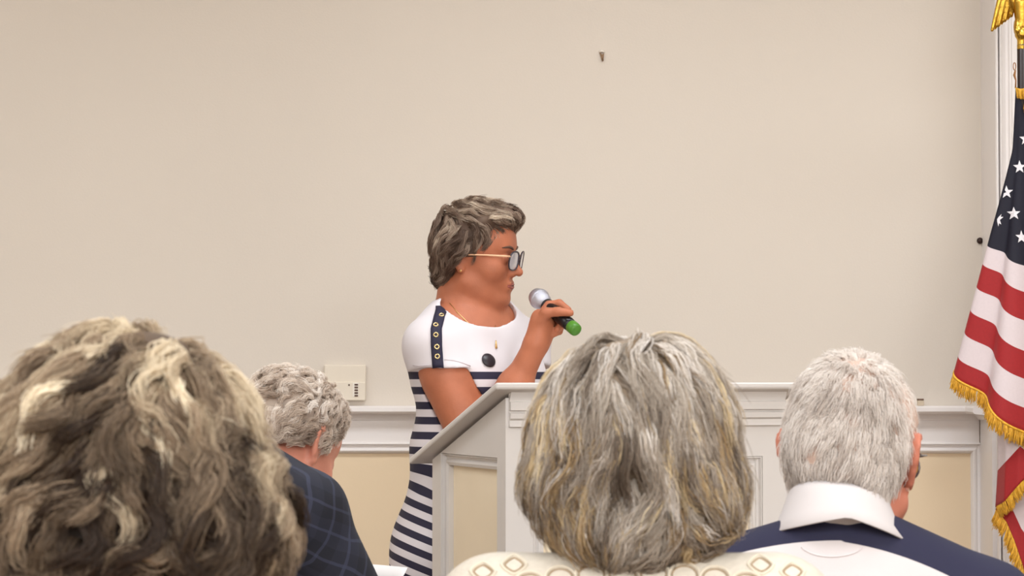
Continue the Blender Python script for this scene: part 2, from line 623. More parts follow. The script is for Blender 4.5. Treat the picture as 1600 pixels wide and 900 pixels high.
    cu.add_curves([n] * N)
    cu.attributes['position'].data.foreach_set('vector', H.p(C.reshape(-1, 3)).astype(np.float32).ravel())
    ra = cu.attributes.get('radius') or cu.attributes.new('radius', 'FLOAT', 'POINT')
    rv = radius * (1 - 0.75 * tt ** 2)[None] * r.uniform(0.7, 1.25, (N, 1))
    ra.data.foreach_set('value', rv.astype(np.float32).ravel())
    ta = cu.attributes.new('tone', 'FLOAT', 'CURVE')
    ta.data.foreach_set('value', tone.astype(np.float32))
    cu.materials.append(strand_mat)
    so = link(bpy.data.objects.new('hair_strands', cu), hair)
    so['kind'] = 'stuff'
    return hair


def skin_mat(name, col, red):
    m = mat(name, col, 0.5, var=0.10, scale=22, bump=0.15, bscale=260, spec=0.35, sss=0.08)
    return m


# ================================================================== THE ROOM
YW = 6.6                                                    # the wall behind the speaker
XR, YR = 1.213, 6.42                                        # the pier at the right: its corner with the wall, its front
def struct(o):
    o['kind'] = 'structure'
    return o

struct(box('floor', (-3.6, -4.2, -0.1), (3.6, 6.75, 0), M_FLOOR))
struct(box('ceiling', (-3.6, -4.2, 2.85), (3.6, 6.75, 2.95), M_CEIL))
struct(box('wall_left', (-3.7, -4.2, 0), (-3.6, 6.75, 2.85), M_WALL))
struct(box('wall_right', (3.6, -4.2, 0), (3.7, 6.75, 2.85), M_WALL))
struct(box('wall_front', (-3.7, -4.3, 0), (3.7, -4.2, 2.85), M_WALL))
wall = struct(box('wall_back', (-3.6, YW, 1.08), (XR + 0.2, YW + 0.12, 2.85), M_WALL))
dado = box('dado', (-3.6, YW, 0), (XR + 0.2, YW + 0.12, 1.08), M_WALL_LOW, wall)

# chair rail: a cap on a cove, a flat frieze, then panel moulding frames on the dado
Z = lambda y, Y=YW: W(800, y, Y)[2]
ZC0, ZC1, ZF0, ZF1, ZM0, ZM1 = Z(634), Z(645.5), Z(656), Z(691), Z(691.5), Z(708.5)
cap_prof = [(0, ZC0), (0.050, ZC0), (0.056, ZC0 - 0.004), (0.057, ZC1 + 0.005), (0.052, ZC1), (0.030, ZC1 - 0.002), (0.022, ZC1 - 0.008), (0.017, ZF0 + 0.003), (0.016, ZF0), (0, ZF0)]
bm = bmesh.new()
add_prism(bm, cap_prof, lambda u, v, t: (t, YW - u, v), -3.6, XR, 0, 1)
rail = struct(bm_obj('trim_1', bm, M_TRIM))
bm = bmesh.new()
add_box(bm, (-3.6, YW - 0.012, ZF1 - 0.002), (XR - 0.012, YW + 0.002, ZF0 + 0.004))
frieze = bm_obj('frieze', bm, M_TRIM, rail)


def panel_frame(name, x0, x1, z0, z1, wdt, parent, fn, m):
    """picture-frame moulding of four mitred lengths round a panel; fn(x, depth, z) -> point"""
    prof = [(0, 0), (0, 0.016), (0.002, 0.018), (0.004, 0.018), (0.006, 0.010), (0.0115, 0.0085), (0.0165, 0.014), (0.0205, 0.015), (0.024, 0.012), (wdt, 0.003), (wdt, 0)]
    s = wdt / 0.028
    prof = [(u * s if u < wdt else u, d) for u, d in prof]
    bm = bmesh.new()
    add_prism(bm, prof, lambda u, d, t: fn(t, d, z1 - u), x0, x1, 1, 1)
    add_prism(bm, prof, lambda u, d, t: fn(t, d, z0 + u), x0, x1, 1, 1)
    add_prism(bm, prof, lambda u, d, t: fn(x0 + u, d, t), z0, z1, 1, 1)
    add_prism(bm, prof, lambda u, d, t: fn(x1 - u, d, t), z0, z1, 1, 1)
    return bm_obj(name, bm, m, parent)


wfn = lambda x, d, z: (x, YW - d, z)
PX1 = W(1533, 700, YW)[0]
for x0, x1 in ((-3.5, -2.13), (-2.05, -0.72 - 0.06), (-0.70, 0.62), (0.70, PX1)):
    fr_ = panel_frame('panel_moulding', x0, x1, 0.2, ZM0, 0.028, rail, wfn, M_TRIM)
bm = bmesh.new()
for x0, x1 in ((-3.6, -3.5), (-2.13, -2.05), (-0.78, -0.70), (0.62, 0.70), (PX1, XR)):
    add_box(bm, (x0, YW - 0.012, 0.14), (x1, YW + 0.002, ZF1))
bm_obj('stile', bm, M_TRIM, rail)
struct(box('baseboard_back', (-3.6, YW - 0.018, 0), (XR, YW + 0.002, 0.15), M_TRIM, None, 0.003))

# pier / door casing at the right
pier = struct(box('wall_pier', (XR, YR, 0), (2.6, YW + 0.12, 2.85), M_TRIM))
bm = bmesh.new()
add_prism(bm, cap_prof, lambda u, v, t: (XR - u, t, v), YR + 0.012, YW, 0, 1)
bm_obj('return_rail', bm, M_TRIM, pier)
bm = bmesh.new()
add_box(bm, (XR - 0.010, YR + 0.004, 0.0), (XR + 0.004, YW - 0.011, ZF0 + 0.004))
bm_obj('return_panel', bm, M_TRIM, pier)
door = struct(bpy.data.objects.new('door_1', None))
COL.objects.link(door)
door.location = (XR, YR, 0)
bm = bmesh.new()                                             # casing: bead, groove, hollow, flat
cas = [(0.000, 0), (0.000, 0.016), (0.003, 0.020), (0.006, 0.020), (0.0065, 0.002), (0.0105, 0.002), (0.011, 0.020), (0.0145, 0.023), (0.0165, 0.018), (0.028, 0.006), (0.034, 0.008), (0.036, 0.016),
       (0.040, 0.018), (0.043, 0.013), (0.085, 0.013), (0.085, 0)]
add_prism(bm, cas, lambda u, d, t: (u, -d, t), 0, 2.4)
bm_obj('casing', bm, M_TRIM, door)
bm = bmesh.new()
add_box(bm, (0.086, -0.006, 0.005), (0.95, 0.0, 2.3))
dl = bm_obj('door_leaf', bm, M_TRIM, door)
for z0, z1 in ((0.2, 0.95), (1.1, 2.15)):
    for x0, x1 in ((0.2, 0.48), (0.56, 0.84)):
        panel_frame('leaf_panel', x0, x1, z0, z1, 0.028, dl, lambda x, d, z: (x, -0.006 - d * 0.6, z), M_TRIM)

# small things on the wall
M_PLATE = mat('control_panel_plastic', srgb(231, 220, 203), 0.45)
p0, p1 = W(507, 570, YW), W(572, 626, YW)
cp = link(bpy.data.objects.new('wall_control_panel', None))
cp.location = ((p0[0] + p1[0]) / 2, YW, p1[2])
tag(cp, 'cream wall control panel with a column of dark slots above chair rail', 'control panel')
hw, hh = (p1[0] - p0[0]) / 2, p0[2] - p1[2]
box('housing', (-hw, -0.016, 0), (hw, 0, hh), M_PLATE, cp, 0.003)
lid = box('lower_cover', (-hw + 0.001, -0.021, 0.001), (hw - 0.001, -0.015, hh * 0.52), M_PLATE, cp, 0.002)
M_SLOT = mat('dark_slot', srgb(90, 66, 56), 0.6)
M_LBL = mat('pale_label', srgb(240, 232, 220), 0.5)
bx = W(557.5, 600, YW)[0] - cp.location.x
box('button_plate', (bx - 0.0095, -0.0222, hh * 0.11), (bx + 0.006, -0.0205, hh * 0.5), M_LBL, lid, 0.0005)
for k in range(5):
    zc = W(557, 601 + 4.3 * k, YW)[2] - cp.location.z
    box('button', (bx - 0.0045, -0.0242, zc - 0.0021), (bx + 0.0045, -0.021, zc + 0.0021), M_SLOT, cp, 0.0006)
dx = W(546.3, 601.5, YW)
box('indicator', (dx[0] - cp.location.x - 0.0018, -0.0225, dx[2] - cp.location.z - 0.0022), (dx[0] - cp.location.x + 0.0018, -0.0205, dx[2] - cp.location.z + 0.0022), M_SLOT, cp)

h = W(940.5, 88, YW)
hook = link(bpy.data.objects.new('wall_hook', None))
hook.location = (h[0], YW, h[2])
tag(hook, 'tiny brass picture hook with a white top left high on the bare wall', 'hook')
M_BRASS = mat('dull_brass', srgb(128, 98, 70), 0.5, metal=0.3)
bm = bmesh.new()
vs0 = [(-0.006, 0.009), (0.0005, 0.004), (0.0055, 0.007), (0.0045, -0.004), (0.003, -0.013), (-0.0005, -0.012), (-0.003, -0.002)]
add_prism(bm, [(u, v) for u, v in vs0], lambda u, v, t: (u, -t, v), 0, 0.006)
bm_obj('hook_plate', bm, M_BRASS, hook)
tube('hook_bend', [(0.002, -0.004, -0.012), (0.002, -0.011, -0.012), (0.002, -0.014, -0.006)], 0.0015, M_BRASS, hook)
tube('plaster_plug', [(-0.006, 0.0, 0.011), (0.0, -0.005, 0.013), (0.006, -0.002, 0.011)], 0.0034, M_LBL, hook)

h = W(1532.5, 376, YW - 0.01)
kn = lathe('wall_stud', [(0.0075, 0), (0.0085, 0.004), (0.007, 0.009), (0.003, 0.011)], mat('dark_brown_rubber', srgb(48, 26, 18), 0.4), None, 16, Matrix.Rotation(PI / 2, 4, 'X'))
kn.location = (h[0] - 0.001, YW, h[2])
tag(kn, 'small round dark brown stud on the wall beside the white pier', 'stud')

h = W(1438.5, 633, YW - 0.03)
t_ = link(bpy.data.objects.new('rail_fitting', None))
t_.location = (h[0], YW - 0.026, ZC0)
tag(t_, 'tiny tan block with dark top on the chair rail right of the white haired man', 'fitting')
box('block', (-0.008, -0.008, 0), (0.008, 0.008, 0.014), mat('tan_block', srgb(205, 188, 165), 0.6), t_, 0.001)
box('block_top', (-0.008, -0.008, 0.014), (0.008, 0.008, 0.0185), mat('brown_top', srgb(120, 95, 80), 0.6), t_, 0.001)

# ================================================================== LECTERN
LA = math.radians(20)
LY = 4.9
LX = W(790, 700, LY)[0]
lect = link(bpy.data.objects.new('lectern', None))
lect.location, lect.rotation_euler = (LX, LY, 0), (0, 0, LA)
tag(lect, 'tall grey-white painted wooden lectern with cream recessed panels and a slanted top', 'lectern')
LW, LD = 0.592, 0.447
ZT = W(775, 597, LY - 0.04)[2]                               # top of the front edge
ZB = W(639, 716, LY + 0.44)[2]                               # top of the reader's edge
slope = (ZT - ZB) / (LD + 0.06 + 0.035)
ztop = lambda y: ZT - slope * (y + 0.035)                    # upper face of the slanted board
M_LPAN = mat('lectern_cream_panel', srgb(250, 234, 206), 0.6, var=0.02, scale=6)


def quad_prism(bm, poly, fn, a, b):
    add_prism(bm, poly, fn, a, b)


TH = 0.012                                                    # side wall frame thickness beyond the recess
# side walls: stiles and rails around a recessed panel, upper edge cut to the slant
PZ1 = W(735, 711.5, LY + 0.2)[2]
for nm, x0, x1, xp in (('side_frame', 0.0, 0.024, 0.020), ('side_frame', LW - 0.024, LW, LW - 0.026)):
    bm = bmesh.new()
    fn = lambda y, z, t: (t, y, z)
    py0, py1 = 0.048, LD - 0.055
    add_prism(bm, [(0, 0), (py0, 0), (py0, ztop(py0) - 0.02), (0, ztop(0) - 0.02)], fn, x0, x1)
    add_prism(bm, [(py1, 0), (LD, 0), (LD, ztop(LD) - 0.02), (py1, ztop(py1) - 0.02)], fn, x0, x1)
    add_prism(bm, [(py0, PZ1), (py1, PZ1), (py1, ztop(py1) - 0.02), (py0, ztop(py0) - 0.02)], fn, x0, x1)
    add_prism(bm, [(py0, 0), (py1, 0), (py1, 0.14), (py0, 0.14)], fn, x0, x1)
    sf = bm_obj(nm, bm, M_LECT, lect)
    box('side_panel', (xp, py0 - 0.005, 0.13), (xp + 0.006, py1 + 0.005, PZ1 + 0.005), M_LPAN, lect)
    sgn = 1 if x0 == 0 else -1
    bx0 = x0 if sgn == 1 else x1
    panel_frame('side_moulding', py0, py1, 0.14, PZ1, 0.024, lect, lambda y, d, z, b=bx0, s=sgn: (b + s * (0.021 - d * 1.0), y, z), M_LECT)
# front frame and panel
fx0, fx1 = 0.056, LW - 0.05
FZ1 = W(1180, 712.5, LY + 0.19)[2]
bm = bmesh.new()
zf = ztop(0) - 0.02
for lo, hi in (((0.024, 0, 0), (fx0, 0.022, zf)), ((fx1, 0, 0), (LW - 0.024, 0.022, zf)), ((fx0, 0, FZ1), (fx1, 0.022, zf)), ((fx0, 0, 0), (fx1, 0.022, 0.14))):
    add_box(bm, lo, hi)
bm_obj('front_frame', bm, M_LECT, lect)
box('front_panel', (fx0 - 0.005, 0.018, 0.13), (fx1 + 0.005, 0.024, FZ1 + 0.005), M_LPAN, lect)
panel_frame('front_moulding', fx0, fx1, 0.14, FZ1, 0.024, lect, lambda x, d, z: (x, 0.019 - d, z), M_LECT)
# crown under the board
zr = [W(800, y, LY)[2] for y in (608, 627, 629, 641, 645, 654, 657, 667)]
crown = [(0, zr[0] + 0.012), (0.020, zr[0] + 0.012), (0.018, zr[0]), (0.006, zr[1]), (0.0125, zr[2]), (0.0125, zr[3]), (0.004, zr[3] - 0.001), (0.004, zr[4]), (0.013, zr[4] - 0.001), (0.012, zr[5]), (0.006, zr[6]), (0.0075, zr[7]), (0, zr[7])]
bm = bmesh.new()
add_prism(bm, crown, lambda u, z, t: (t, -u, z), 0.006, LW - 0.003)
bm_obj('crown_moulding', bm, M_LECT, lect)
# slanted board with a bullnose edge
bm = bmesh.new()
b2 = bmesh.new()
add_box(b2, (-0.032, -0.035, -0.0135), (LW + 0.025, LD + 0.06, 0.0), 0.004)
for v in b2.verts:
    v.co.z += ztop(v.co.y)
merge(bm, b2)
bm_obj('slanted_top', bm, M_LECT, lect)
box('shelf', (0.03, 0.03, 0.62), (LW - 0.03, LD - 0.01, 0.64), M_LECT, lect)
box('plinth', (-0.012, -0.012, 0.0), (LW + 0.012, LD, 0.1), M_LECT, lect, 0.003)

# ================================================================== FLAG
FY = 6.05
ps = FPX / FY
PXc = 1599.0
fx, fy = W(PXc, 450, FY)[0], FY
flag = link(bpy.data.objects.new('flag_stand', None))
flag.location = (fx, fy, 0)
tag(flag, 'flag of red and white stripes with stars, gold fringed, draped on an eagle-topped pole', 'flag')
fz = lambda y: W(1560, y, FY)[2]
M_RED = mat('flag_red', srgb(156, 26, 30), 0.7, var=0.06, scale=200, bump=0.1, bscale=900, sheen=0.1)
M_WHT = mat('flag_white', srgb(214, 200, 202), 0.7, var=0.02, scale=200, bump=0.1, bscale=900)
M_BLU = mat('flag_navy', srgb(17, 16, 34), 0.7, var=0.06, scale=200, bump=0.1, bscale=900)
M_FRG = mat('gold_fringe', srgb(226, 172, 50), 0.6, var=0.2, scale=160, spec=0.5)
# pole, base
lathe('pole', [(0.011, 0.05), (0.011, fz(70)), (0.008, fz(66))], M_DARKWOOD, flag, 20)
lathe('base', [(0.13, 0), (0.13, 0.012), (0.11, 0.03), (0.04, 0.05), (0.022, 0.09), (0.015, 0.12), (0.012, 0.125)], M_GOLD, flag, 32)
# eagle
f = Field((-0.13, -0.07, fz(75) - 0.01), (0.13, 0.07, fz(-80)), 0.0028)
z0 = fz(68)
f.C((0, 0, z0 - 0.012), (0, 0, z0 + 0.012), 0.0115, 0.0105, 0.003)
f.E((0, 0, z0 + 0.021), (0.0165, 0.0165, 0.0135), None, 0.003)
f.C((0, 0, z0 + 0.03), (0, 0, z0 + 0.045), 0.010, 0.008, 0.004)
bz = z0 + 0.085
f.C((0, -0.002, bz - 0.04), (0, 0.0, bz + 0.012), 0.014, 0.021, 0.008)
f.C((0, 0, bz + 0.02), (0, -0.012, bz + 0.045), 0.014, 0.0125, 0.008)
f.C((0, -0.02, bz + 0.047), (0, -0.034, bz + 0.040), 0.006, 0.0025, 0.004)
f.C((-0.01, -0.004, bz - 0.035), (-0.012, -0.01, bz - 0.055), 0.007, 0.008, 0.004)
f.C((0.01, -0.004, bz - 0.035), (0.012, -0.01, bz - 0.055), 0.007, 0.008, 0.004)
f.E((0, 0.012, bz - 0.045), (0.018, 0.005, 0.03), None, 0.004)
V, F = f.mesh(0, 2)
eag = np_mesh('eagle_finial', V, F, M_GOLD, flag)
for s in (-1, 1):                                             # wings: lifted shoulder, tip pointing down and out, overlapping feathers
    f = Field((min(0, s * 0.1), -0.04, bz - 0.09), (max(0, s * 0.1), 0.05, bz + 0.09), 0.0024)
    f.chain([(s * 0.012, 0.004, bz + 0.0), (s * 0.026, 0.0, bz + 0.035), (s * 0.042, 0.0, bz + 0.05)], [0.010, 0.010, 0.007], 0.006)
    for k in range(7):
        t = k / 6
        a = (s * (0.018 + 0.026 * t), 0.004 + 0.004 * (k % 2), bz + 0.02 + 0.028 * t)
        b = (s * (0.022 + 0.046 * t), 0.010 + 0.004 * (k % 2), bz - 0.018 - 0.034 * t)
        f.C(a, b, 0.0075, 0.0042, 0.0022)
    V, F = f.mesh(0, 1)
    np_mesh('wing', V, F, M_GOLD, eag)
# cord and tassel by the pole
M_CORD = mat('bronze_cord', srgb(150, 100, 50), 0.5)
cx = (1587 - PXc) / ps
lp = [(cx + 0.003 * math.cos(a), -0.004, fz(104) + 0.009 * math.sin(a)) for a in np.linspace(0, 2 * PI, 14, endpoint=False)]
tube('cord_loop', lp, 0.0012, M_CORD, flag, 6, True)
tube('cord', [(cx + 0.002, -0.004, fz(110)), (cx - 0.001, -0.006, fz(118)), (cx + 0.003, -0.004, fz(126)), (cx + 0.002, -0.004, fz(138))], [0.0016, 0.0032, 0.0016, 0.002], M_CORD, flag, 8)


# cloth: a cone of cloth falling round the pole (folded edge to the left), a second fold below it, a third behind
BL = [140, 164, 188, 212, 236, 262, 290, 330, 385, 410, 447, 483, 517, 555, 583]      # stripe seams down the left fold (photograph rows)
BL = [140, 172, 205, 240, 275, 310, 345, 383, 411, 447, 483, 518, 556, 584]
BF = [146, 184, 222, 260, 300, 340, 380, 421, 463, 508, 556, 600, 645, 684]            # the same seams at the front of the cone


def cone(v, phi):
    """v 0..1 across the 13 stripes; phi 0 at the left fold, 1 at the front, 2 right"""
    t = np.clip(v, 0, 1) * 13
    i = np.clip(np.floor(t).astype(int), 0, 12)
    fr = t - i
    bl, bf = np.array(BL, float), np.array(BF, float)
    yl = bl[i] * (1 - fr) + bl[i + 1] * fr
    yf = bf[i] * (1 - fr) + bf[i + 1] * fr
    e = np.where(phi < 1, phi, 1 + (phi - 1) * 0.9)
    y = yl + (yf - yl) * e + 5.0 * np.sin(phi * 9.4 + 0.6) * np.clip((v - 0.15), 0, 1) * np.clip(phi + 0.2, 0, 1)
    rad = (10 + 0.205 * np.clip(yl - 140, 0, 999)) / ps
    rad = np.where(yl < 235, (9.5 + 0.05 * (yl - 140)) / ps, (14.3 + (yl - 235) * 0.232) / ps)
    rp = rad * (1 + 0.16 * np.clip(v * 2, 0, 1) * np.sin(phi * 9.4 + 0.2 + v))
    ang = PI + phi * PI / 2
    x = rp * np.cos(ang)
    yy = 0.62 * rp * np.sin(ang)
    return np.stack([x, yy, fz(0) + (y - 0) * (fz(1000) - fz(0)) / 1000], -1)


def cloth_patch(name, fn, nu, nv, seams, mats, parent):
    """grid whose rows lie on the stripe seams; faces take the stripe's own material"""
    vv, ids = [], []
    for i in range(len(seams) - 1):
        for j in range(nv):
            vv.append(seams[i] + (seams[i + 1] - seams[i]) * j / nv)
            ids.append(i)
    vv.append(seams[-1])
    uu = np.linspace(0, 1, nu + 1)
    P = np.stack([fn(np.full(nu + 1, v), uu) for v in vv])
    V = P.reshape(-1, 3)
    F, mi = [], []
    for r_ in range(len(vv) - 1):
        for c in range(nu):
            a = r_ * (nu + 1) + c
            F.append((a, a + 1, a + nu + 2, a + nu + 1))
            mi.append(ids[r_])
    o = np_mesh(name, V, F, mats[0][0], parent)
    o.data.materials.clear()
    ml = []
    for m, _ in mats:
        if m not in ml:
            ml.append(m)
    for m in ml:
        o.data.materials.append(m)
    u0 = [F_[0] % (nu + 1) / nu for F_ in F]
    idx = [ml.index(mats[i][0] if u0[k] < mats[i][1] or len(mats[i]) < 3 else mats[i][2]) for k, i in enumerate(mi)]
    o.data.polygons.foreach_set('material_index', np.array(idx, np.int32))
    sol = o.modifiers.new('thickness', 'SOLIDIFY')
    sol.thickness = 0.002
    sol.offset = 0
    return o


PH0, PH1 = -0.7, 2.6
seams = [i / 13 for i in range(14)]
cm = [(M_BLU, 9)] * 7 + [(M_WHT, 9) if i % 2 == 1 else (M_RED, 9) for i in range(8, 14)]
cm = [(M_BLU, 9)] * 7 + [((M_WHT, 9) if i % 2 == 0 else (M_RED, 9)) for i in range(6)]
cl = cloth_patch('flag_cloth', lambda v, u: cone(v, PH0 + (PH1 - PH0) * u), 110, 4, seams, cm, flag)

# second fold and third fold: lofts between control lines (metres from the pole, from measured rows)
def loft(rows):
    """rows: list of polylines [(px, py, depth)] from the upper/left edge to the lower/right edge, equal lengths"""
    A = np.array(rows, float)

    def fn(v, u):
        t = np.clip(v, 0, 1) * (len(A) - 1)
        i = np.clip(np.floor(t).astype(int), 0, len(A) - 2)
        fr = (t - i)[:, None, None]
        L = A[i] * (1 - fr) + A[i + 1] * fr                    # (n, pts, 3)
        s = u * (A.shape[1] - 1)
        j = np.clip(np.floor(s).astype(int), 0, A.shape[1] - 2)
        k = (s - j)[:, None]
        n = np.arange(len(u))
        # smooth along u
        k2 = k
        Pq = L[n, j] * (1 - k2) + L[n, j + 1] * k2
        return np.stack([(Pq[:, 0] - PXc) / ps, Pq[:, 2], fz(0) + Pq[:, 1] * (fz(1000) - fz(0)) / 1000], -1)
    return fn


second = loft([[(1562, 600, -.02), (1568, 600, -.05), (1583, 600, -.06), (1600, 610, -.055), (1640, 600, -.03)],
               [(1556, 665, -.01), (1563, 655, -.05), (1580, 640, -.065), (1600, 650, -.06), (1648, 640, -.03)],
               [(1556, 737, -.01), (1563, 722, -.055), (1583, 698, -.07), (1600, 712, -.065), (1652, 690, -.03)],
               [(1552, 794, -.01), (1560, 784, -.06), (1578, 760, -.075), (1600, 739, -.07), (1655, 715, -.03)]])
sc2 = cloth_patch('flag_fold', second, 40, 8, [0, 1 / 3, 2 / 3, 1], [(M_RED, 9), (M_WHT, 9), (M_RED, 9)], flag)
third = loft([[(1640, 700, .03), (1646, 760, .03), (1650, 820, .03), (1655, 880, .03), (1660, 960, .03)],
              [(1588, 750, -.005), (1604, 790, -.02), (1616, 820, -.02), (1630, 850, -.02), (1650, 930, -.01)],
              [(1576, 770, .0), (1577, 798, -.025), (1589, 826, -.03), (1606, 850, -.03), (1634, 930, -.01)],
              [(1553, 797, .0), (1566, 816, -.03), (1577, 844, -.035), (1589, 880, -.035), (1612, 960, -.01)]])
sc3 = cloth_patch('flag_fold', third, 40, 8, [0, 1 / 3, 2 / 3, 1], [(M_RED, 9), (M_WHT, 9), (M_RED, 9)], flag)


def fringe(name, edge, length, hang, parent, n_per_m=2200):
    """tassel threads along an edge polyline; one mesh that nobody could count"""
    edge = np.asarray(edge, float)
    seg = np.linalg.norm(np.diff(edge, axis=0), axis=1)
    s = np.concatenate([[0], np.cumsum(seg)])
    n = int(s[-1] * n_per_m)
    t = np.sort(rng.uniform(0, s[-1], n))
    P = np.stack([np.interp(t, s, edge[:, i]) for i in range(3)], 1)
    D = hang(t / s[-1]) * length * (0.85 + 0.25 * rng.random((n, 1))) + rng.normal(size=(n, 3)) * length * 0.09
    bundle = np.sin(t * 420)[:, None] * np.array([0.0, 0.003, 0])
    bundle = bundle + (np.sin(t * 210 + 1) * 0.0018)[:, None] * np.array([1, 0, 0])
    V, F = [], []
    wv = 0.0011
    for k in range(n):
        a, m_, b = P[k], P[k] + D[k] * 0.5 + bundle[k], P[k] + D[k] + bundle[k] * 1.4
        base = len(V)
        for q, r_ in ((a, 1.0), (m_, 1.1), (b, 0.6)):
            for an in (0, 2.094, 4.189):
                V.append(q + r_ * wv * np.array([math.cos(an), math.sin(an), 0]))
        for ring in (0, 3):
            for e in range(3):
                e2 = (e + 1) % 3
                F.append((base + ring + e, base + ring + e2, base + ring + 3 + e2, base + ring + 3 + e))
    o = np_mesh(name, np.array(V), F, M_FRG, parent)
    o['kind'] = 'stuff'
    return o


down = lambda v: (lambda t: np.tile(np.array(v, float) / np.linalg.norm(v), (len(t), 1)))
ph = np.linspace(-0.12, 2.4, 140)
fringe('fringe', cone(np.full(140, 1.0), ph) + np.array([0, 0, 0.003]), 0.033, down((-0.15, 0.0, -1)), cl)
tube('fringe_header', cone(np.full(140, 0.999), ph) + np.array([0, -0.001, 0]), 0.003, M_FRG, cl, 6)
u = np.linspace(0, 1, 60)
e2 = second(np.full(60, 1.0), u)
fringe('fringe', e2 + np.array([0, -0.002, 0.002]), 0.026, down((0.35, -0.05, -1)), sc2)
e3 = third(np.full(60, 1.0), u)
fringe('fringe', e3 + np.array([0, -0.002, 0.0]), 0.032, down((-0.35, -0.03, -1)), sc3)
# gold gathered at the hoist top
fringe('fringe', [(-0.018, -0.008, fz(137)), (-0.006, -0.014, fz(140)), (0.008, -0.014, fz(138)), (0.016, -0.008, fz(137))], 0.024, down((0.1, -0.1, -1)), cl, 1800)
fringe('fringe', [(0.002, -0.018, fz(150)), (0.006, -0.019, fz(165))], 0.02, down((0.0, -0.1, -1)), cl, 3000)

# stars: flat stitched stars lying on the canton
M_STAR = mat('star_white', srgb(226, 222, 226), 0.7)


def star_at(px, py, rad):
    X, Zz = (px - PXc) / ps, fz(py)
    bm = bmesh.new()
    ring = []
    for k in range(10):
        r_ = rad if k % 2 == 0 else rad * 0.42
        a = PI / 2 + k * PI / 5
        ring.append((X + r_ * math.cos(a) * 0.92, Zz + r_ * math.sin(a)))
    pts = [(X, Zz)] + ring
    vs = []
    for x, z in pts:
        hit = fb.ray_cast(Vector((x, -0.5, z)), Vector((0, 1, 0)))
        if hit[0] is None:
            hit2 = fb.find_nearest(Vector((x, -0.05, z)))
            q = hit2[0] + Vector((-0.0008, -0.0012, 0))
        else:
            q = hit[0] + Vector((0, -0.0025, 0))
        vs.append(bm.verts.new(q))
    for k in range(10):
        bm.faces.new((vs[0], vs[1 + k], vs[1 + (k + 1) % 10]))
    return bm_obj('star', bm, M_STAR, cl)


bpy.context.view_layer.update()
fb = bvh_of(cl)
for px, py in ((1592, 262), (1572, 301), (1581, 335), (1591, 372), (1557, 343), (1612, 250), (1608, 318), (1620, 290), (1602, 218), (1625, 345)):
    star_at(px, py, 10.8 / ps)

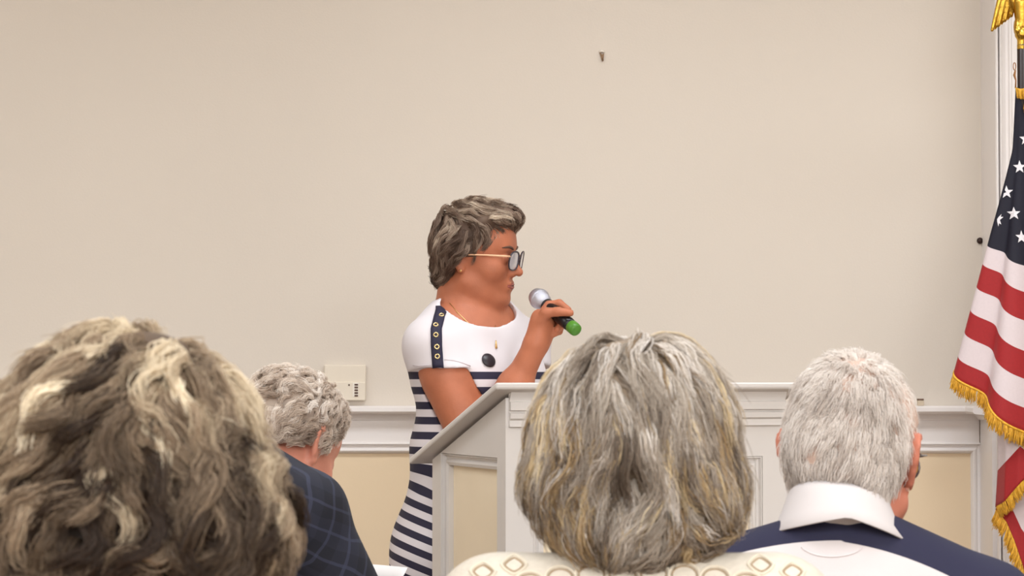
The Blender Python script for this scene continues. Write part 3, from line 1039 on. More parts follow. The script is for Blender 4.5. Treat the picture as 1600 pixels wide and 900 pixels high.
# ================================================================== PEOPLE
def seated(name_label, H, yaw, X, hip_back, sh_w, skin, chest=0.105, lean=0.0, h=0.006, female=True, ears=True, neck_r=0.056, sh_drop=0.165, arm_fwd=0.25, waist=1.0, extra=None, tilt=0.0, trap=0.005, reach=0.39, hands=None):
    """a seated figure as one surface. H: head frame (world). Returns person object, frame B (origin on floor under the neck) and landmarks"""
    fwd = np.array([math.cos(yaw), math.sin(yaw), 0])
    left = np.array([-math.sin(yaw), math.cos(yaw), 0])
    up = np.array([0, 0, 1.0])
    nb = H.T + H.R @ np.array([-0.03, 0, -0.07]) * H.s         # top of the neck
    nk = nb + np.array([0, 0, -sh_drop + 0.065]) - fwd * (0.035 + lean * 0.5)   # base of the neck
    shc = nk - up * 0.045 - fwd * 0.01
    hip = np.array([nk[0], nk[1], 0.53]) - fwd * hip_back
    L = {}
    L['fwd'], L['left'], L['nk'], L['shc'], L['hip'] = fwd, left, nk, shc, hip
    pts = []
    prim = []
    torso = []
    chestc = shc - up * 0.15 + (hip - shc) * 0.04
    R = np.array([fwd, left, up]).T
    torso.append(('E', chestc, (chest, sh_w * 0.86, 0.19), R, 0.05))
    torso.append(('E', (chestc + hip) / 2, (chest * 1.0 * waist, sh_w * 0.80 * waist, 0.17), R, 0.06))
    torso.append(('E', hip + up * 0.02, (chest * 1.15, sh_w * 0.92, 0.12), R, 0.06))
    for s in (-1, 1):
        sj = shc + left * s * sh_w - up * (0.03 + s * tilt)
        L['sj%d' % s] = sj
        torso.append(('C', nk + left * s * 0.03 - up * trap, sj + up * 0.008, 0.042, 0.05, 0.04))
    L['torso'] = torso
    arms = []
    for s in (-1, 1):
        sj = L['sj%d' % s]
        el = sj - up * 0.26 + fwd * arm_fwd * 0.35 + left * s * 0.035
        wr = el + fwd * 0.22 - left * s * 0.10 + up * 0.01
        wr[2] = max(wr[2], 0.66)
        if hands:
            wr = hands[s]
            mid = (sj + wr) / 2
            hl = np.linalg.norm(wr - sj) / 2
            bend = math.sqrt(max(0.0, 0.27 ** 2 - hl * hl))
            bd = -up * 0.5 + left * s * 0.86
            el = mid + bd * bend
        arms.append(('C', sj, el, 0.05, 0.040, 0.03))
        arms.append(('C', el, wr, 0.038, 0.026, 0.015))
        L['el%d' % s], L['wr%d' % s] = el, wr
    legs = []
    for s in (-1, 1):
        hj = hip + left * s * 0.09
        kn_ = np.array([hj[0], hj[1], 0.50]) + fwd * reach + left * s * 0.02
        an = np.array([kn_[0], kn_[1], 0.07]) + fwd * 0.02
        legs += [('C', hj, kn_, 0.078, 0.056, 0.03), ('C', kn_, an, 0.054, 0.036, 0.02),
                 ('C', an - up * 0.03 - fwd * 0.03, an - up * 0.04 + fwd * 0.14, 0.030, 0.026, 0.02)]
    L['arms'], L['legs'] = arms, legs
    allp = torso + arms + legs
    ext = np.array([p[1] for p in allp if True] + [p[2] for p in allp if p[0] == 'C'] + [H.T])
    lo, hi = ext.min(0) - 0.16, ext.max(0) + 0.16
    lo[2] = -0.01
    f = Field(lo, hi, h)
    for p in allp:
        (f.E(p[1], p[2], p[3], p[4]) if p[0] == 'E' else f.C(*p[1:]))
    f.C(nk - up * 0.03, nb, neck_r * 1.05, neck_r, 0.035)
    f.C(nb, H.p(-0.01, 0, -0.03), neck_r, neck_r, 0.03)
    head_prims(f, H, ears=ears, female=female)
    for s in (-1, 1):
        d = L['wr%d' % s] - L['el%d' % s]
        hand_prims(f, L['wr%d' % s], d, up, left * -s, 0.95, 0.5)
    if extra:
        extra(f, L)
    f.plane((0, 0, 0.004), (0, 0, -1))
    V, F = f.mesh(0, 2)
    o = np_mesh('person', V, F, skin)
    tag(o, name_label, 'person')
    for s in (-1, 1):                                           # eyes
        c = H.p(0.081, s * 0.031, 0.002)
        bm = bmesh.new()
        bmesh.ops.create_uvsphere(bm, u_segments=14, v_segments=10, radius=0.0128 * H.s)
        bmesh.ops.translate(bm, verts=bm.verts, vec=Vector(c))
        bm_obj('eye', bm, M_EYE, o, True)
    return o, L, (lo, hi)


def garment(name, L, lo, hi, m, parent, off=0.010, sleeves='short', h=0.006, cut=None, attr=None, z_min=0.44, legs=False):
    f = Field(lo - 0.03, hi + 0.03, h)
    pr = L['torso'] + (L['arms'] if sleeves == 'long' else [p for i, p in enumerate(L['arms']) if i % 2 == 0])
    if legs:
        pr = L['legs']
    for p in pr:
        if p[0] == 'E':
            f.E(p[1], np.array(p[2]) + off, p[3], p[4])
        else:
            f.C(p[1], p[2], p[3] + off, p[4] + off, p[5])
    if cut:
        cut(f)
    if not legs:
        f.plane((0, 0, z_min), (0, 0, -1))
    V, F = f.mesh(0, 2)
    return np_mesh(name, V, F, m, parent, attrs={k: fn(V) for k, fn in (attr or {}).items()})


M_EYE = mat('eye_white', srgb(225, 220, 214), 0.15)
M_TROUSER = mat('dark_trousers', srgb(46, 46, 56), 0.8, var=0.1, scale=80)
M_CHAIR = mat('chair_metal', srgb(120, 118, 116), 0.35, metal=0.6)
M_CUSH = mat('chair_fabric', srgb(110, 92, 78), 0.9, var=0.1, scale=90)


def chair(L, label):
    fwd, left = L['fwd'], L['left']
    t = link(bpy.data.objects.new('chair', None))
    t.location = (L['hip'][0], L['hip'][1], 0)
    t.rotation_euler = (0, 0, math.atan2(fwd[1], fwd[0]))
    tag(t, label, 'chair', 'audience chairs')
    box('seat', (-0.17, -0.195, 0.37), (0.20, 0.195, 0.425), M_CUSH, t, 0.015)
    box('backrest', (-0.245, -0.185, 0.52), (-0.205, 0.185, 0.80), M_CUSH, t, 0.015)
    for s in (-1, 1):
        tube('leg', [(0.17, s * 0.175, 0.37), (0.19, s * 0.18, 0.0)], 0.011, M_CHAIR, t)
        tube('leg', [(-0.225, s * 0.175, 0.78), (-0.19, s * 0.175, 0.42), (-0.25, s * 0.18, 0.0)], 0.011, M_CHAIR, t)


def crown_flow(c, down=0.6, fwdb=0.0, side=0.0):
    c = np.array(c)

    def fn(p, r):
        v = p - c
        v = v / (np.linalg.norm(v, axis=1, keepdims=True) + 1e-6)
        return v + np.array([fwdb, side, -down])
    return fn


G1 = srgb
# ---------------------------------------------------------------- the speaker
SY = 5.62
SH = Frame(W(739, 402, SY), rotm(math.radians(-15), math.radians(4), math.radians(3)), 0.94)
M_TAN = skin_mat('tanned_skin', srgb(178, 108, 78), 0)
up = np.array([0, 0, 1.0])
cy = math.radians(-40)
sf = np.array([math.cos(cy), math.sin(cy), 0])               # where her chest faces
sl = np.array([-math.sin(cy), math.cos(cy), 0])               # her left
TY = 5.65
nk = W(736, 492, TY)
shR, shL = W(678, 542, TY - 0.115), W(818, 540, TY + 0.115)
elR, wrR = W(752, 712, 5.50), W(836, 541, 5.45)
elL, wrL = W(822, 702, 5.72), W(795, 672, 5.52)
waist, hipc = W(735, 705, TY + 0.01), W(732, 870, TY + 0.02)
chest = W(738, 590, TY)
R40 = np.array([sf, sl, up]).T
stor = [('E', chest + up * 0.035, (0.108, 0.158, 0.160), R40, 0.04),
        ('E', chest + sf * 0.055 + sl * 0.06 - up * 0.01, (0.072, 0.072, 0.075), R40, 0.03),
        ('E', chest + sf * 0.055 - sl * 0.06 - up * 0.01, (0.072, 0.072, 0.075), R40, 0.03),
        ('E', (waist + hipc) / 2 - up * 0.005, (0.112, 0.147, 0.10), R40, 0.05),
        ('E', waist, (0.108, 0.140, 0.13), R40, 0.05),
        ('E', waist + sf * 0.045 - up * 0.03, (0.085, 0.11, 0.1), R40, 0.05),
        ('E', hipc, (0.118, 0.150, 0.16), R40, 0.06),
        ('E', hipc - sf * 0.045 - up * 0.0, (0.09, 0.13, 0.12), R40, 0.05),
        ('C', nk + sl * 0.03 - up * 0.03, shL + up * 0.0, 0.045, 0.050, 0.04),
        ('C', nk - sl * 0.03 - up * 0.03, shR + up * 0.0, 0.045, 0.050, 0.04)]
lo = np.array([-0.36, 5.28, -0.01])
hi = np.array([0.16, 5.98, 1.62])
f = Field(lo, hi, 0.0036)
for p in stor:
    (f.E(p[1], p[2], p[3], p[4]) if p[0] == 'E' else f.C(*p[1:]))
f.C(shR, elR, 0.054, 0.043, 0.02)
f.C(shR + (elR - shR) * 0.3, elR - (elR - shR) * 0.25, 0.053, 0.047, 0.02)
f.C(elR, wrR, 0.041, 0.0255, 0.012)
f.C(elR + (wrR - elR) * 0.15, elR + (wrR - elR) * 0.62, 0.046, 0.040, 0.02)
f.C(shL, elL, 0.047, 0.040, 0.02)
f.C(elL, wrL, 0.038, 0.026, 0.012)
hand_prims(f, wrL, wrL - elL, up, -sl, 0.92, 0.3)
for s in (-1, 1):
    hj = hipc + sl * s * 0.085 - up * 0.03
    kn_ = np.array([hj[0], hj[1], 0.44]) + sf * 0.02 - sl * s * 0.01
    an = np.array([kn_[0], kn_[1], 0.08]) - sf * 0.02
    f.C(hj, kn_, 0.082, 0.052, 0.03)
    f.C(kn_, an, 0.05, 0.034, 0.02)
    f.C(an - up * 0.045 - sf * 0.03, an - up * 0.052 + sf * 0.13, 0.03, 0.025, 0.02)
nb = SH.p(-0.014, 0, -0.075)
f.C(nk - up * 0.05, nb, 0.056, 0.051, 0.035)
f.C(nb, SH.p(-0.005, 0, -0.03), 0.054, 0.05, 0.03)
f.C(SH.p(0.012, 0, -0.075), nk + sf * 0.022 - up * 0.02, 0.026, 0.03, 0.03)   # under the chin
head_prims(f, SH)
# right hand closed round the microphone
mH, mT = W(843, 467, 5.505), W(899, 515, 5.40)
ma = (mT - mH) / np.linalg.norm(mT - mH)
mp = lambda t: mH + ma * t
n_img = np.array([0.62, 0.0, -0.78])
Wd = lambda px, py, dy=0.0: W(px, py, 5.455 + dy)
for a, b, ra, rb in ((Wd(838, 536), Wd(846, 506), 0.027, 0.024), (Wd(842, 530, -.005), Wd(843, 495, -.008), 0.0225, 0.017), (Wd(848, 524, .01), Wd(856, 500, .015), 0.022, 0.017)):
    f.C(a, b, ra, rb, 0.012)
fr_ = 0.0088
# index finger over the top, thumb along the near side, others curling beyond and back under
f.chain([Wd(846, 492, .012), Wd(857, 477, .016), Wd(874, 474, .010), Wd(888, 484, -.008)], [0.0105, 0.0098, 0.009, 0.0078], 0.004)
f.chain([Wd(843, 503, -.018), Wd(852, 489, -.026), Wd(872, 487, -.034), Wd(891, 489, -.042)], [0.013, 0.0115, 0.0098, 0.0085], 0.005)
f.chain([Wd(856, 498, .02), Wd(871, 484, .026), Wd(882, 493, .010), Wd(876, 504, -.006)], [0.0098, 0.0095, 0.0088, 0.0076], 0.003)
f.chain([Wd(858, 506, .022), Wd(872, 497, .03), Wd(880, 507, .012), Wd(871, 514, -.008)], [0.0098, 0.0092, 0.0085, 0.0074], 0.003)
f.chain([Wd(856, 515, .022), Wd(868, 510, .028), Wd(874, 518, .012), Wd(864, 523, -.006)], [0.0092, 0.0085, 0.0078, 0.0068], 0.003)
f.plane((0, 0, 0.004), (0, 0, -1))
V, F = f.mesh(0, 2)
spk = np_mesh('person', V, F, M_TAN)
tag(spk, 'woman in striped navy and white dress and glasses speaking into a microphone behind the lectern', 'person')
# mouth paint and brows are small meshes of their own
M_LIP = mat('lip', srgb(150, 78, 66), 0.4)
M_BROW = mat('brow', srgb(92, 66, 52), 0.8)
bv = BVHTree.FromPolygons([tuple(v) for v in V], [tuple(q) for q in F])


def on_skin(bv, H, pts, rad, name, m, parent, out=0.0):
    P = []
    d = Vector(H.R @ np.array([-1.0, 0, 0]))
    for l in pts:
        hit = bv.ray_cast(Vector(H.p(0.2, l[0], l[1])), d)
        P.append(np.array(hit[0]) - np.array(d) * out if hit[0] else H.p(0.09, *l))
    return tube(name, P, rad, m, parent, 8)


yy = np.linspace(-0.021, 0.021, 11)
for z, nm, rr in ((-0.0565, 'upper_lip', 0.0036), (-0.0665, 'lower_lip', 0.0044)):
    on_skin(bv, SH, [(y, z + (0.0004 if abs(y) < .004 else 0) + abs(y) * (-0.16 if z > -0.06 else 0.2)) for y in yy], [rr * math.sqrt(max(0.05, 1 - (y / 0.023) ** 2)) for y in yy], nm, M_LIP, spk, -0.0012)
on_skin(bv, SH, [(y, -0.0615 + abs(y) * 0.05) for y in np.linspace(-0.02, 0.02, 9)], [0.0006, 0.0012, 0.0016, 0.0018, 0.0018, 0.0018, 0.0016, 0.0012, 0.0006], 'mouth_line', mat('mouth_dark', srgb(74, 34, 32), 0.6), spk, -0.0006)
for s in (-1, 1):
    on_skin(bv, SH, [(s * y, 0.0235 + 0.006 * math.sin((y - 0.012) / 0.038 * PI * 0.8)) for y in np.linspace(0.012, 0.05, 9)], [0.0015, 0.0027, 0.003, 0.003, 0.003, 0.0027, 0.0024, 0.002, 0.001], 'eyebrow', M_BROW, spk, 0.0)
    c = SH.p(0.0805, s * 0.031, 0.001)
    bm = bmesh.new()
    bmesh.ops.create_uvsphere(bm, u_segments=18, v_segments=12, radius=0.0128)
    bmesh.ops.translate(bm, verts=bm.verts, vec=Vector(c))
    ey = bm_obj('eye', bm, M_EYE, spk, True)
    c2 = SH.p(0.0889, s * 0.031 - 0.0, 0.000)
    bm = bmesh.new()
    bmesh.ops.create_uvsphere(bm, u_segments=14, v_segments=8, radius=0.0058)
    bmesh.ops.translate(bm, verts=bm.verts, vec=Vector(c2))
    bm_obj('iris', bm, M_BROW, ey, True)

# dress
f = Field(lo - 0.03, hi + 0.03, 0.0042)
for p in stor:
    (f.E(p[1], np.array(p[2]) + 0.011, p[3], p[4]) if p[0] == 'E' else f.C(p[1], p[2], p[3] + 0.010, p[4] + 0.012, p[5]))
f.C(hipc, np.array([hipc[0], hipc[1], 0.46]), 0.140, 0.135, 0.06)
f.C(hipc + sl * 0.06, np.array([hipc[0], hipc[1], 0.46]) + sl * 0.05, 0.12, 0.115, 0.06)
f.C(hipc - sl * 0.06, np.array([hipc[0], hipc[1], 0.46]) - sl * 0.05, 0.12, 0.115, 0.06)
g = Field(lo - 0.03, hi + 0.03, 0.0042)                          # cap sleeves, cut square to the arm
armd = elR - shR
armd /= np.linalg.norm(armd)
g.C(shR - up * 0.004, shR + armd * 0.085, 0.056, 0.068, 0.01)
g.C(shR - sf * 0.012, shR + armd * 0.08 - sf * 0.022, 0.052, 0.058, 0.03)
g.plane(shR + armd * 0.052, np.array([0.05, 0, -1]))
h_ = np.clip(0.5 + 0.5 * (f.D - g.D) / 0.012, 0, 1)
f.D = f.D + (g.D - f.D) * h_ - 0.012 * h_ * (1 - h_)
g = Field(lo - 0.03, hi + 0.03, 0.0042)
g.C(shL, shL + (elL - shL) * 0.3, 0.060, 0.062, 0.01)
g.plane(shL + (elL - shL) * 0.22, elL - shL)
f.D = np.minimum(f.D, g.D)
# arm opening: carve under the sleeve so the arm comes out of it
g = Field(lo - 0.03, hi + 0.03, 0.0042)
f.C(shR + armd * 0.09, elR, 0.059, 0.052, 0.006, 'cut')
# neckline
f.E(nk + sf * 0.040 - sl * 0.026 + up * 0.006, (0.076, 0.098, 0.055), R40, 0.004, 'cut')
f.C(nk + up * 0.012 - sl * 0.022, nk + up * 0.2 - sl * 0.03, 0.074, 0.095, 0.004, 'cut')
f.plane((0, 0, 0.46), (0, 0, -1))
V, F = f.mesh(0, 2)
fo = smooth_noise(V * np.array([1, 1, 0.45]), 77, 26)
V = V + fo * 0.0022
zb = W(738, 581, TY - 0.08)[2]


def band(V):
    """stripe coordinate measured down the cloth: 0 at the first navy band, 1 = one stripe pair further"""
    wz = waist[2] - 0.02
    t = np.clip((wz - V[:, 2]) / 0.10, 0, 1)
    side = ((V - hipc) @ sl)
    c = V[:, 2] - t * 0.33 * (V[:, 0] - (hipc[0] - 0.16)) * -1.0 * 1.0
    return c


c = V[:, 2] + np.clip((waist[2] - 0.01 - V[:, 2]) / 0.08, 0, 1) * 0.36 * (V[:, 0] - (hipc[0] - 0.165))
bnd = (zb - c) / 0.0325
M_DRESS = bpy.data.materials.new('striped_knit')
M_DRESS.use_nodes = True
nt = M_DRESS.node_tree
pb = nt.nodes['Principled BSDF']
pb.inputs['Roughness'].default_value = 0.8
at = nt.nodes.new('ShaderNodeAttribute')
at.attribute_name = 'band'
def mnode(op, a, b=None):
    n = nt.nodes.new('ShaderNodeMath')
    n.operation = op
    for i, x in enumerate((a, b)):
        if x is None:
            continue
        if isinstance(x, (int, float)):
            n.inputs[i].default_value = x
        else:
            nt.links.new(x, n.inputs[i])
    return n.outputs[0]
fr = mnode('FRACT', at.outputs['Fac'])
navy = mnode('MULTIPLY', mnode('LESS_THAN', fr, 0.5), mnode('GREATER_THAN', at.outputs['Fac'], 0.0))
mx = nt.nodes.new('ShaderNodeMix')
mx.data_type = 'RGBA'
nt.links.new(navy, mx.inputs['Factor'])
mx.inputs[6].default_value = srgb(220, 213, 216)
mx.inputs[7].default_value = srgb(40, 36, 58)
nt.links.new(mx.outputs[2], pb.inputs['Base Color'])
dress = np_mesh('dress', V, F, M_DRESS, spk, attrs={'band': bnd})
db = BVHTree.FromPolygons([tuple(v) for v in V], [tuple(q) for q in F])
M_NAVY = mat('navy_ribbon', srgb(40, 36, 58), 0.7)
M_GRM = mat('brass_grommet', srgb(214, 190, 140), 0.25, metal=0.9)


def ray(px, py, bvh):
    o = Vector((0, 0, CAM_H))
    d = Vector(W(px, py, 5.0)) - o
    hit = bvh.ray_cast(o, d.normalized())
    return hit[0], hit[1]


rows = []
for y in np.linspace(480, 574, 20):
    cxp = np.interp(y, [486, 494, 515, 540, 574], [690, 687, 681.5, 682, 685])
    row = []
    for dx_ in (-8.5, -3, 3, 8.5):
        hp, hn = ray(cxp + dx_, y, db)
        row.append(hp + hn * 0.0022 if hp else None)
    if all(q is not None for q in row):
        rows.append(row)
bm = bmesh.new()
vr = [[bm.verts.new(q) for q in row] for row in rows]
for a, b in zip(vr, vr[1:]):
    for k in range(3):
        bm.faces.new((a[k], a[k + 1], b[k + 1], b[k]))
strap = bm_obj('shoulder_ribbon', bm, M_NAVY, dress, True)
so_ = strap.modifiers.new('t', 'SOLIDIFY')
so_.thickness = 0.002
for px, py in ((690, 494), (681, 509), (681, 524), (682.5, 542), (683.5, 557)):
    hp, hn = ray(px, py, db)
    if not hp:
        continue
    q = hn.to_track_quat('Z', 'X').to_matrix().to_4x4()
    q.translation = hp + hn * 0.0035
    bm = bmesh.new()
    pr = [(0.0028, 0.0), (0.0034, 0.0018), (0.005, 0.0022), (0.0062, 0.001), (0.0062, 0)]
    R_ = [[bm.verts.new((r_ * math.cos(a), r_ * math.sin(a), z)) for a in np.linspace(0, 2 * PI, 16, endpoint=False)] for r_, z in pr]
    for a, b in zip(R_, R_[1:]):
        for k in range(16):
            bm.faces.new((a[k], a[(k + 1) % 16], b[(k + 1) % 16], b[k]))
    bmesh.ops.transform(bm, matrix=q, verts=bm.verts)
    bm_obj('grommet', bm, M_GRM, dress, True)
hp, hn = ray(763, 563.5, db)                                   # round dark badge
q = hn.to_track_quat('Z', 'Y').to_matrix().to_4x4()
q.translation = hp
lathe('badge', [(0.0155, 0), (0.0165, 0.002), (0.014, 0.0045), (0.004, 0.0055)], mat('dark_badge', srgb(46, 38, 44), 0.35), spk, 24, q)
# sleeve hem piping
hem = []
for px, py in ((646, 571), (655, 571.5), (665, 571), (674, 570)):
    hp, hn = ray(px, py, db)
    if hp:
        hem.append(hp + hn * 0.0005)
if len(hem) > 2:
    tube('sleeve_seam', hem, 0.0012, mat('white_seam', srgb(205, 196, 200), 0.8), dress)
hem = []
for px, py in ((694, 562), (708, 563), (722, 567), (735, 572)):
    hp, hn = ray(px, py, db)
    if hp:
        hem.append(hp + hn * 0.0005)
if len(hem) > 2:
    tube('sleeve_seam', hem, 0.0012, bpy.data.materials['white_seam'], dress)
# necklace and earring
neck = []
for px, py in ((703, 474), (714, 488), (727, 501), (741, 512), (757, 520), (768, 519), (774, 509)):
    hp, hn = ray(px, py, bv)
    if hp:
        neck.append(hp + hn * 0.0012)
M_CHAIN = mat('gold_chain', srgb(220, 180, 120), 0.3, metal=0.9)
if len(neck) > 2:
    nc = tube('necklace', neck, 0.0009, M_CHAIN, spk, 6)
    for px, py, rr in ((756, 520, 0.0026),):
        hp, hn = ray(px, py, bv)
        bm = bmesh.new()
        bmesh.ops.create_icosphere(bm, subdivisions=2, radius=rr)
        bmesh.ops.translate(bm, verts=bm.verts, vec=hp + hn * 0.002)
        bm_obj('bead', bm, M_CHAIN, nc, True)
hp, hn = ray(774, 541, db)
if hp:
    tube('pendant', [hp + hn * 0.002 + Vector((0, 0, 0.012)), hp + hn * 0.003, hp + hn * 0.003 - Vector((0, 0, 0.006))], [0.0012, 0.0022, 0.003], M_CHAIN, spk, 8)
bm = bmesh.new()
bmesh.ops.create_icosphere(bm, subdivisions=2, radius=0.003)
bmesh.ops.translate(bm, verts=bm.verts, vec=Vector(SH.p(-0.004, -0.083, -0.031)))
bm_obj('earring', bm, M_CHAIN, spk, True)

# glasses
M_FRAME = mat('dark_frame', srgb(58, 48, 56), 0.3)
M_ARM = mat('tan_temple', srgb(226, 178, 140), 0.35)
M_LENS = mat('tinted_lens', srgb(128, 128, 156), 0.05, trans=0.6)
gl = link(bpy.data.objects.new('glasses', None), spk)
for s in (-1, 1):
    ring, n = [], 28
    for a in np.linspace(0, 2 * PI, n, endpoint=False):
        ca, sa = math.cos(a), math.sin(a)
        y = 0.026 * np.sign(ca) * abs(ca) ** 0.75
        z = 0.0215 * np.sign(sa) * abs(sa) ** 0.75
        yq = s * 0.0335 + y
        ring.append(SH.p(0.112 - 0.9 * (yq * 2.0) ** 2 * 0.6 + z * 0.12, yq, -0.002 + z))
    rim = tube('rim', ring, 0.0019, M_FRAME, gl, 8, True)
    bm = bmesh.new()
    inner = [bm.verts.new(v) for v in ring]
    cv = bm.verts.new(np.mean(ring, 0) + SH.R @ np.array([0.002, 0, 0]))
    for k in range(n):
        bm.faces.new((cv, inner[k], inner[(k + 1) % n]))
    bm_obj('lens', bm, M_LENS, gl, True)
    tube('temple_arm', [SH.p(0.106, s * 0.058, 0.008), SH.p(0.095, s * 0.069, 0.0085), SH.p(0.05, s * 0.076, 0.0085), SH.p(0.0, s * 0.080, 0.007), SH.p(-0.02, s * 0.079, -0.004)],
         [0.0022, 0.0024, 0.0019, 0.0017, 0.0015], M_ARM, gl, 8)
tube('bridge', [SH.p(0.1105, -0.010, 0.005), SH.p(0.114, 0, 0.007), SH.p(0.1105, 0.010, 0.005)], 0.0015, M_FRAME, gl, 8)

# speaker's hair: short layered cut, swept from the crown, fringe lifted forward
sp_prims = [((-0.006, 0, 0.054), (0.091, 0.088, 0.084), 0.02), ((-0.044, 0, 0.010), (0.052, 0.080, 0.075), 0.03), ((0.058, 0.0, 0.096), (0.053, 0.066, 0.029), 0.03),
            ((-0.054, 0, -0.045), (0.033, 0.056, 0.036), 0.03), ((-0.020, 0.068, 0.014), (0.044, 0.032, 0.046), 0.02), ((-0.020, -0.068, 0.014), (0.044, 0.032, 0.046), 0.02)]


def sp_keep(P):
    x, y, z = P[:, 0], P[:, 1], P[:, 2]
    front = np.interp(z, [-0.03, 0.0, 0.03, 0.055, 0.075, 0.09, 0.2], [0.008, 0.022, 0.036, 0.056, 0.085, 0.2, 0.2])
    low = np.interp(x, [-0.11, -0.06, -0.034, -0.012, 0.03], [-0.085, -0.080, -0.040, 0.002, 0.0])
    return (x < front) & (z > low)


def sp_flow(p, r):
    x, y, z = p[:, 0], p[:, 1], p[:, 2]
    v = p - np.array([-0.03, 0, 0.13])
    v = v / (np.linalg.norm(v, axis=1, keepdims=True) + 1e-6)
    fw = np.clip((z - 0.05) / 0.05, 0, 1)[:, None]
    top = v + np.array([0.9, -0.2, 0.1])
    sidef = v * 0.5 + np.array([-0.75, 0, -0.75])
    return top * fw + sidef * (1 - fw)


def tone_noise(seed, sc):
    return lambda P: smooth_noise(P, seed, sc)[:, 0]


tn = tone_noise(3, 70)
H_SP = ramp_mat('speaker_hair', 'tone', [(0.0, srgb(66, 50, 40)), (0.35, srgb(114, 91, 77)), (0.65, srgb(168, 146, 128)), (1.0, srgb(228, 212, 192))], 0.45, glow_through=0.3)
build_hair(spk, SH, sp_prims, sp_flow, sp_keep, 420, 36, lambda P, r: r.uniform(0.045, 0.075, len(P)), 12, H_SP, H_SP,
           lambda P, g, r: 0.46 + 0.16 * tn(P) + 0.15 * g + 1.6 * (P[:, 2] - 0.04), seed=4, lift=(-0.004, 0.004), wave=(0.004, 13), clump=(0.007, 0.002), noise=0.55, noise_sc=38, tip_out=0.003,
           radius=0.00055, bump_amp=0.004, bump_sc=85, base_h=0.005)

# microphone
M_GRILLE = mat('silver_grille', srgb(196, 196, 206), 0.28, metal=0.9, bump=0.6, bscale=900)
M_GREEN = mat('green_band', srgb(74, 128, 40), 0.35, var=0.1, scale=60)
mic = link(bpy.data.objects.new('microphone', None))
mic.location = Vector(mT)
mic.rotation_euler = Vector(-ma).to_track_quat('Z', 'Y').to_euler()
Lm = float(np.linalg.norm(mT - mH))
tag(mic, 'black handheld microphone with silver grille head and green end cap', 'microphone')
lathe('grille', [(0.012, Lm - 0.028), (0.0185, Lm - 0.018), (0.0215, Lm - 0.006), (0.0215, Lm + 0.006), (0.018, Lm + 0.016), (0.010, Lm + 0.0215), (0.003, Lm + 0.023)], M_GRILLE, mic, 24)
lathe('grille_band', [(0.0218, Lm - 0.004), (0.0226, Lm - 0.003), (0.0226, Lm + 0.003), (0.0218, Lm + 0.004)], M_GRILLE, mic, 24)
lathe('handle', [(0.0135, 0.016), (0.0145, 0.03), (0.0155, Lm - 0.03), (0.0125, Lm - 0.027)], M_BLACK, mic, 24)
lathe('end_cap', [(0.010, -0.006), (0.0135, -0.003), (0.0142, 0.003), (0.0142, 0.015), (0.0134, 0.017)], M_GREEN, mic, 24)

# ---------------------------------------------------------------- white-haired man, right
M_PINK = skin_mat('ruddy_skin', srgb(194, 122, 100), 0)
RH = Frame(W(1331, 714, 3.35), rotm(PI / 2 - math.radians(20), math.radians(2), math.radians(2)), 1.047)
pr_, L, bb = seated('white haired man seen from behind in a navy and white polo shirt with wire glasses', RH, PI / 2, 0, 0.03, 0.174, M_PINK, female=False, neck_r=0.050, h=0.0055, tilt=-0.012, sh_drop=0.105)
chair(L, 'padded chair under the white haired man in the navy and white polo')
garment('trousers', L, *bb, M_TROUSER, pr_, 0.012, legs=True, h=0.01)
nk_r = L['nk']


def yoke(V):
    """0 = white body, 0.5.. = navy yoke across the shoulders and the band lower down"""
    x = V[:, 0]
    ys = np.interp((x / V[:, 1]) * FPX + 800, [1000, 1123, 1184, 1269, 1336, 1438, 1505, 1700], [895, 865, 851, 843, 847, 875, 896, 960])
    zl = CAM_H - (ys - 590) / FPX * V[:, 1]
    return np.clip(0.5 + (V[:, 2] - zl) / 0.01 * 0.5, 0, 1)


zy = lambda y: W(1320, y, 3.26)[2]
xk = L['nk'][0] - 0.015


def yoke(V):
    d = V[:, 0] - xk
    low = np.where(d < 0, zy(842) - 0.95 * d * d, zy(844) - 0.145 * np.abs(d) - 1.3 * d * d)
    a = np.clip(0.5 + (V[:, 2] - low) / 0.012, 0, 1)
    b = np.clip(0.5 + (low - 0.047 - V[:, 2]) / 0.012, 0, 1)
    return np.maximum(a, b)


M_POLO = ramp_mat('polo_knit', 'yoke', [(0.0, srgb(208, 201, 201)), (0.5, srgb(44, 44, 66))], 0.85, bump=0.12, bscale=700, constant=True)
polo = garment('polo_shirt', L, *bb, M_POLO, pr_, 0.011, h=0.005, cut=lambda f: (f.C(nk_r + up * 0.075, nk_r + up * 0.2, 0.055, 0.09, 0.004, 'cut'), f.plane(L['sj-1'] + np.array([0, 0, -0.2]), (0, 0, -1)) if False else None), attr={'yoke': yoke})
# fold-over collar
th = np.linspace(-2.75, 2.75, 60)
V, F = [], []
levels = [(0.0, 0.053, -0.018), (0.15, 0.0525, 0.026), (0.25, 0.0535, 0.031), (0.4, 0.058, 0.026), (0.7, 0.073, 0.008), (1.0, 0.087, -0.008)]
cz = W(1320, 796, 3.25)[2]
for lv, rr, dz in levels:
    rr, dz = rr * 1.04, dz * 1.04
    for a in th:
        V.append((nk_r[0] + rr * 1.02 * math.sin(a) - 0.010, nk_r[1] + 0.012 - rr * math.cos(a), cz + dz - 0.03 * (1 - math.cos(a)) * 0.5 - (0.022 * abs(math.sin(a)) if lv > 0.5 else 0) - 0.008 * math.sin(a)))
nn = len(th)
for i in range(len(levels) - 1):
    for k in range(nn - 1):
        F.append((i * nn + k, i * nn + k + 1, (i + 1) * nn + k + 1, (i + 1) * nn + k))
M_COLLAR = mat('white_collar', srgb(210, 204, 204), 0.85, bump=0.1, bscale=600)
co = np_mesh('collar', V, F, M_COLLAR, polo)
so_ = co.modifiers.new('t', 'SOLIDIFY')
so_.thickness = 0.0025
